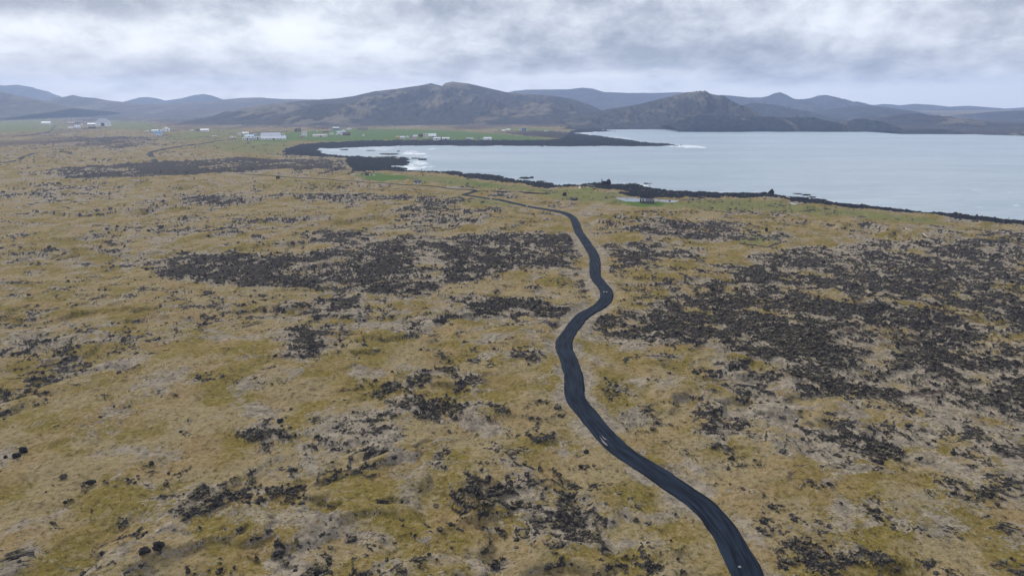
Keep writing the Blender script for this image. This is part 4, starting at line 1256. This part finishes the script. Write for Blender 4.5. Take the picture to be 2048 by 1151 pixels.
jitter_wall(gpl([(1479, 485), (1495, 487), (1512, 487.5), (1534, 490), (1546, 486), (1555, 484), (1561, 479.5)], 0.5), 0.40, 0.38, 'stone', 'stone_wall', 'crooked dry stone wall along the near side of the small green pen', 'wall', 3)
jitter_wall(gpl([(1506, 471.5), (1520, 473), (1535, 475), (1549, 477), (1562, 479)], 0.5), 0.40, 0.38, 'stone', 'stone_wall', 'dry stone wall along the far side of the small green pen', 'wall', 5)
jitter_wall(gpl([(770, 450), (800, 454), (830, 452), (850, 453), (905, 451), (922, 448), (928, 444.5)], 0.5), 0.4, 0.3, 'stone', 'stone_wall', 'long low stone wall below the rocky knoll left of the road', 'wall', 7)

# lagoon ruin: roofless shell, five openings towards us
x, y, z = at(1295, 407)
d = axis_depth(407, z)
Wd, Ht, Dp = 28 / FPX * d, 9.2 / FPX * d, 4.2
root = thing('stone_ruin', 'roofless stone ruin with empty window openings beside the lagoon', 'ruin', (x, y + 2, z - 0.1), -math.atan2(x, y) * 0.7)


def pierced(m, y0, y1, xs, hole, top, seed):
    """wall from xs[0] to xs[-1] with openings between every second pair of xs"""
    rl = random.Random(seed)
    for i in range(len(xs) - 1):
        if i % 2 == 0:
            m.box(xs[i], xs[i + 1], y0, y1, -0.8, top * rl.uniform(0.93, 1.02))
        else:
            m.box(xs[i], xs[i + 1], y0 + 0.004, y1 - 0.004, -0.8, hole[0])


hw, hd = Wd / 2, Dp / 2
xs = [-hw, -hw * .78, -hw * .62, -hw * .42, -hw * .16, hw * .05, hw * .2, hw * .36, hw * .5, hw * .62, hw * .78, hw]
m_ = MB()
pierced(m_, -hd, -hd + 0.45, xs, (Ht * 0.42, Ht), Ht * 0.86, 3)
m_.build('front_wall', 'stone', root)
m_ = MB()
pierced(m_, hd - 0.45, hd, [-hw, -hw * .75, -hw * .55, -hw * .38, -hw * .1, hw * .12, hw * .22, hw * .38, hw * .48, hw * .66, hw * .8, hw], (Ht * 0.36, Ht), Ht * 0.80, 5)
m_.build('back_wall', 'stone', root)
MB().box(-hw + 0.003, -hw + 0.45, -hd + 0.453, hd - 0.453, -0.8, Ht * 0.84).build('side_wall', 'stone', root)
MB().box(hw - 0.45, hw - 0.003, -hd + 0.453, hd - 0.453, -0.8, Ht * 0.8).build('side_wall', 'stone', root)
MB().box(-hw, hw * 0.99, -hd + 0.1, -hd + 0.4, Ht * 0.885, Ht * 0.985).build('lintel', 'rust', root)

# ruin on the point: low wall between a thin pillar and a heap
x, y, z = at(1211, 369.5)
d = axis_depth(369.5, z)
W2, H2 = 17 / FPX * d, 9 / FPX * d
root = thing('stone_ruin', 'low ruined wall with a thin pillar and a rubble heap on the black point', 'ruin', (x, y, z + 0.5), -math.atan2(x, y))
MB().box(-W2 / 2 + 0.8, W2 * 0.22, -0.3, 0.3, -1, H2 * 0.52).box(-W2 / 2 + 1.2, W2 * 0.1, -0.25, 0.25, H2 * 0.523, H2 * 0.62).build('wall', 'basalt', root)
MB().cyl((-W2 / 2 + 0.35, 0, -1), (-W2 / 2 + 0.42, 0, H2 * 0.62), 0.55, 0.46, 7).cyl((-W2 / 2 + 0.42, 0, H2 * 0.615), (-W2 / 2 + 0.4, 0, H2 * 1.1), 0.36, 0.16, 6).build('pillar', 'basalt', root)
hp = rock_mesh('heap', W2 * 0.20, 1.0, H2 * 0.55, 71, 'basalt', (W2 * 0.36, 0, H2 * 0.36))
hp.parent = root

# white marker
x, y, z = at(1159.3, 376.3)
d = axis_depth(376.3, z)
w2, h2 = 2.3 / FPX * d, 6.5 / FPX * d
root = thing('marker', 'small white tapered marker on the grass beside the black shore', 'marker', (x, y, z - 0.1))
MB().add([(-w2, -w2, -0.5), (w2, -w2, -0.5), (w2, w2, -0.5), (-w2, w2, -0.5), (-w2 * .45, -w2 * .45, h2 * .72), (w2 * .45, -w2 * .45, h2 * .72), (w2 * .45, w2 * .45, h2 * .72), (-w2 * .45, w2 * .45, h2 * .72)],
         [(0, 3, 2, 1), (4, 5, 6, 7), (0, 1, 5, 4), (1, 2, 6, 5), (2, 3, 7, 6), (3, 0, 4, 7)]).build('body', 'white', root)
MB().cyl((0, 0, h2 * .723), (0, 0, h2 * 1.05), w2 * 0.22, w2 * 0.08, 8).build('tip', 'grey', root)

# fence by the marker
A_, B_ = at(1172.5, 373.5), at(1189, 376.5)
root = thing('fence', 'pale weathered fence across the grass left of the ruined wall', 'fence', A_)
v_ = Vector(B_) - Vector(A_)
rails = MB()
for hgt in (0.55, 1.0):
    rails.cyl((0, 0, hgt), tuple(v_ + Vector((0, 0, hgt))), 0.05, 0.05, 5)
rails.build('rails', 'post', root)
for k in range(8):
    p = v_ * (k / 7)
    MB().cyl((p.x, p.y - 0.10, p.z - 0.4), (p.x, p.y - 0.10, p.z + 1.25), 0.075, 0.065, 6).build('post', 'post', root)

# rusty plates and driftwood
for i, (px, py, w, h, lb) in enumerate([(1280, 384.5, 7, 1.0, 'rusty pinkish wreck plate lying on the black beach above the lagoon'), (1286, 386.5, 7, 0.7, 'thin rusty plate below the larger one on the black beach'),
                                        (797, 310.5, 6, 1.6, 'reddish wreck plate at the end of the long thin skerry')]):
    x, y, z = at(px, py)
    z = max(z, SEA_Z + 0.4)
    d = axis_depth(py, z)
    a, b = w / FPX * d / 2, h / FPX * d
    o = MB().add([(-a, -0.8, 0.0), (a * .9, -0.6, 0.1), (a, 0.8, b), (-a * .8, 0.9, b * 0.8), (-a, -0.75, -0.3), (a * .9, -0.55, -0.3), (a, 0.85, b - 0.3), (-a * .8, 0.95, b * .8 - 0.3)],
                 [(0, 1, 2, 3), (7, 6, 5, 4), (0, 4, 5, 1), (1, 5, 6, 2), (2, 6, 7, 3), (3, 7, 4, 0)]).build('wreck_plate', 'rust')
    o.location = (x, y, z + 0.3)
    tag(o, lb, 'wreckage', 'rusty wreckage')
for i, (p0, p1, lb) in enumerate([((1811, 458.5), (1818, 461.5), 'pale driftwood log pointing away from the pile on tan grass'), ((1814, 465), (1822, 465.5), 'short white driftwood log at the near side of the pile'),
                                  ((1818, 462.5), (1827, 464), 'pale log across the top of the driftwood pile'), ((1822, 466), (1828, 465.5), 'thick white driftwood log at the right end of the pile'),
                                  ((1845, 471.5), (1856, 475), 'long thin driftwood log lying apart right of the pile'), ((1554, 398.5), (1559, 398), 'white driftwood log on the grass edge below the sea stack'),
                                  ((1572, 396.5), (1579, 399.5), 'white driftwood log tilted on the grass edge right of the sea stack'), ((1550, 401.6), (1559, 401.8), 'pale flat driftwood log below the one under the sea stack')]):
    q0, q1 = at(*p0), at(*p1)
    o = MB().cyl((0, 0, 0.25), tuple(Vector(q1) - Vector(q0) + Vector((0, 0, 0.3))), 0.20, 0.13, 7).build('driftwood_log', 'wood')
    o.location = q0
    tag(o, lb, 'driftwood', 'driftwood on the grass')

# dark clump of trees beside the tall white house
for i, (px, py, h) in enumerate([(590.5, 264, 6), (593, 264.3, 7), (596, 264, 8), (598.8, 264.2, 7.5), (601, 263.6, 8)]):
    x, y, z = at(px, py)
    Hh = h / FPX * axis_depth(py, z) * 1.05
    root = thing('tree', 'dark evergreen tree in the clump behind the tall flat roofed house', 'tree', (x, y, z - 0.1), 0, 'dark trees beside the tall white house')
    MB().cyl((0, 0, -0.5), (0.1, 0, Hh * 0.8), 0.22, 0.05, 7).build('trunk', 'bark', root)
    rl = np.random.default_rng(80 + i)
    V, F = [], []
    for k in range(420):
        tt = rl.uniform(0.12, 1.0)
        rad = Hh * 0.34 * (1 - tt) ** 0.7 + 0.25
        a = rl.uniform(0, 6.283)
        q = rad * rl.uniform(0.35, 1.0)
        c = np.array([q * math.cos(a), q * math.sin(a), Hh * tt - 0.15 * q])
        u = rl.standard_normal((3, 3)) * 0.26
        b0 = len(V)
        V += [tuple(c + u[0]), tuple(c + u[1]), tuple(c + u[2])]
        F.append((b0, b0 + 1, b0 + 2))
    mesh_obj('crown', V, F, MAT['needle'], root)


# ------------------------------------------------------------------ puddles in the road
PUD = water_material('puddle_water', (0.16, 0.15, 0.15), 0.65)
for p in ([(1205.8, 582.8), (1208, 582), (1209.6, 583), (1208, 584.2), (1206, 584)], [(1211, 583), (1213, 582.2), (1215.3, 582.8), (1214, 584), (1211.6, 584)],
          [(1197.5, 870), (1201, 874), (1206, 880), (1211, 885), (1215.5, 889.5), (1213, 889.8), (1208, 886), (1202, 880), (1198, 874)],
          [(1203, 869.5), (1206, 873), (1211, 876.5), (1214, 879), (1210, 878), (1206, 875)], [(1475.5, 1131), (1479, 1130), (1482.5, 1132), (1481, 1134.5), (1477, 1133.5)]):
    zc = float(low_terrain(*[np.array([q]) for q in gp(*np.mean(p, 0), 0.6)])[0][0])
    disc_sheet('puddle', smooth_path(np.vstack([gpl(p, zc + 0.19)] + [gpl(p[:1], zc + 0.19)]), 3)[:-1], zc + 0.194, PUD)


# ------------------------------------------------------------------ clinker rubble over the bare lava
def build_rubble(n_try=420000, n_max=70000):
    inv = rng.uniform(1 / 620.0, 1 / 55.0, n_try)
    r = 1 / inv
    a = np.radians(rng.uniform(-44, 44, n_try))
    x, y = r * np.sin(a), r * np.cos(a)
    z, rock, grass, beach, soil, pale, och, sd = terrain(x, y, True)
    near = np.zeros(len(x))
    for P_, s_, w_ in _LAVA:
        near = np.maximum(near, s_ * polymask(x, y, P_, w_))
    ok = (rock > 0.6) & (rng.uniform(0, 1, n_try) < 0.25 + near) & (beach < 0.4) & (sd > 10) & (rng.uniform(0, 1, n_try) < 0.8)
    dr, _ = seg_dist(x, y, ROAD, False)
    ok &= dr > 3.2
    ok |= (beach > 0.6) & (sd > 0.5) & (sd < 60) & (rng.uniform(0, 1, n_try) < 0.6)
    i = np.nonzero(ok)[0][:n_max]
    x, y, z, r = x[i], y[i], z[i], r[i]
    k = len(i)
    size = np.minimum(rng.lognormal(-1.95, 0.55, k), 0.42) * (1 + r / 420.0)
    V0, F0 = ICO0
    F0 = np.array(F0)
    nv = len(V0)
    rad = rng.uniform(0.55, 1.25, (k, nv, 1))
    sc = np.stack([rng.uniform(.8, 1.4, k), rng.uniform(.7, 1.2, k), rng.uniform(.45, .95, k)], -1)[:, None, :]
    ang = rng.uniform(0, 6.283, k)
    V = V0[None] * rad * sc * size[:, None, None]
    ca, sa = np.cos(ang)[:, None], np.sin(ang)[:, None]
    Vx = V[..., 0] * ca - V[..., 1] * sa + x[:, None]
    Vy = V[..., 0] * sa + V[..., 1] * ca + y[:, None]
    Vz = V[..., 2] + z[:, None] + size[:, None] * 0.15
    co = np.stack([Vx, Vy, Vz], -1).reshape(-1, 3)
    F = (F0[None] + (np.arange(k) * nv)[:, None, None]).reshape(-1, 3)
    m, t, bs = new_mat('clinker')
    P = t.pos()
    f = t.noise(P, 0.8, 4, 0.7)
    g = t.noise(P, 4.0, 4, 0.7)
    c = t.mix(t.mapr(f, 0.35, 0.65), (0.018, 0.017, 0.017), (0.075, 0.065, 0.058))
    c = t.mix(t.mapr(g, 0.56, 0.68, 0, 0.7), c, (0.20, 0.19, 0.175))
    geo = t.node('ShaderNodeNewGeometry')
    up = t.node('ShaderNodeSeparateXYZ')
    t.l.new(geo.outputs['Normal'], up.inputs[0])
    mossy = t.math('MULTIPLY', t.mapr(up.outputs[2], 0.55, 0.95), t.mapr(f, 0.45, 0.6))
    c = t.mix(t.math('MULTIPLY', mossy, 0.75), c, (0.17, 0.145, 0.07))
    t.put(bs.inputs['Base Color'], c)
    bs.inputs['Roughness'].default_value = 1.0
    bs.inputs['Specular IOR Level'].default_value = 0.02
    o = raw_mesh('lava_rubble', co, F, None, m, False)
    o['kind'] = 'stuff'
    print('rubble', k)


build_rubble()

# ------------------------------------------------------------------ haze
def build_haze():
    m = bpy.data.materials.new('haze_air')
    m.use_nodes = True
    m.node_tree.nodes.clear()
    t = NT(m.node_tree)
    out = t.node('ShaderNodeOutputMaterial')
    v = t.node('ShaderNodeVolumePrincipled')
    v.inputs['Color'].default_value = (0.50, 0.65, 0.98, 1)
    v.inputs['Density'].default_value = HAZE
    v.inputs['Anisotropy'].default_value = 0.2
    t.l.new(v.outputs[0], out.inputs['Volume'])
    x0, x1, y0, y1, z0, z1 = -9500, 9500, -500, 6200, -12, 260
    co = [(x, y, z) for z in (z0, z1) for y in (y0, y1) for x in (x0, x1)]
    f = [(0, 2, 3, 1), (4, 5, 7, 6), (0, 1, 5, 4), (2, 6, 7, 3), (0, 4, 6, 2), (1, 3, 7, 5)]
    o = raw_mesh('haze', co, f, None, m, False)
    o['kind'] = 'stuff'


HAZE = 1.6e-4
build_haze()
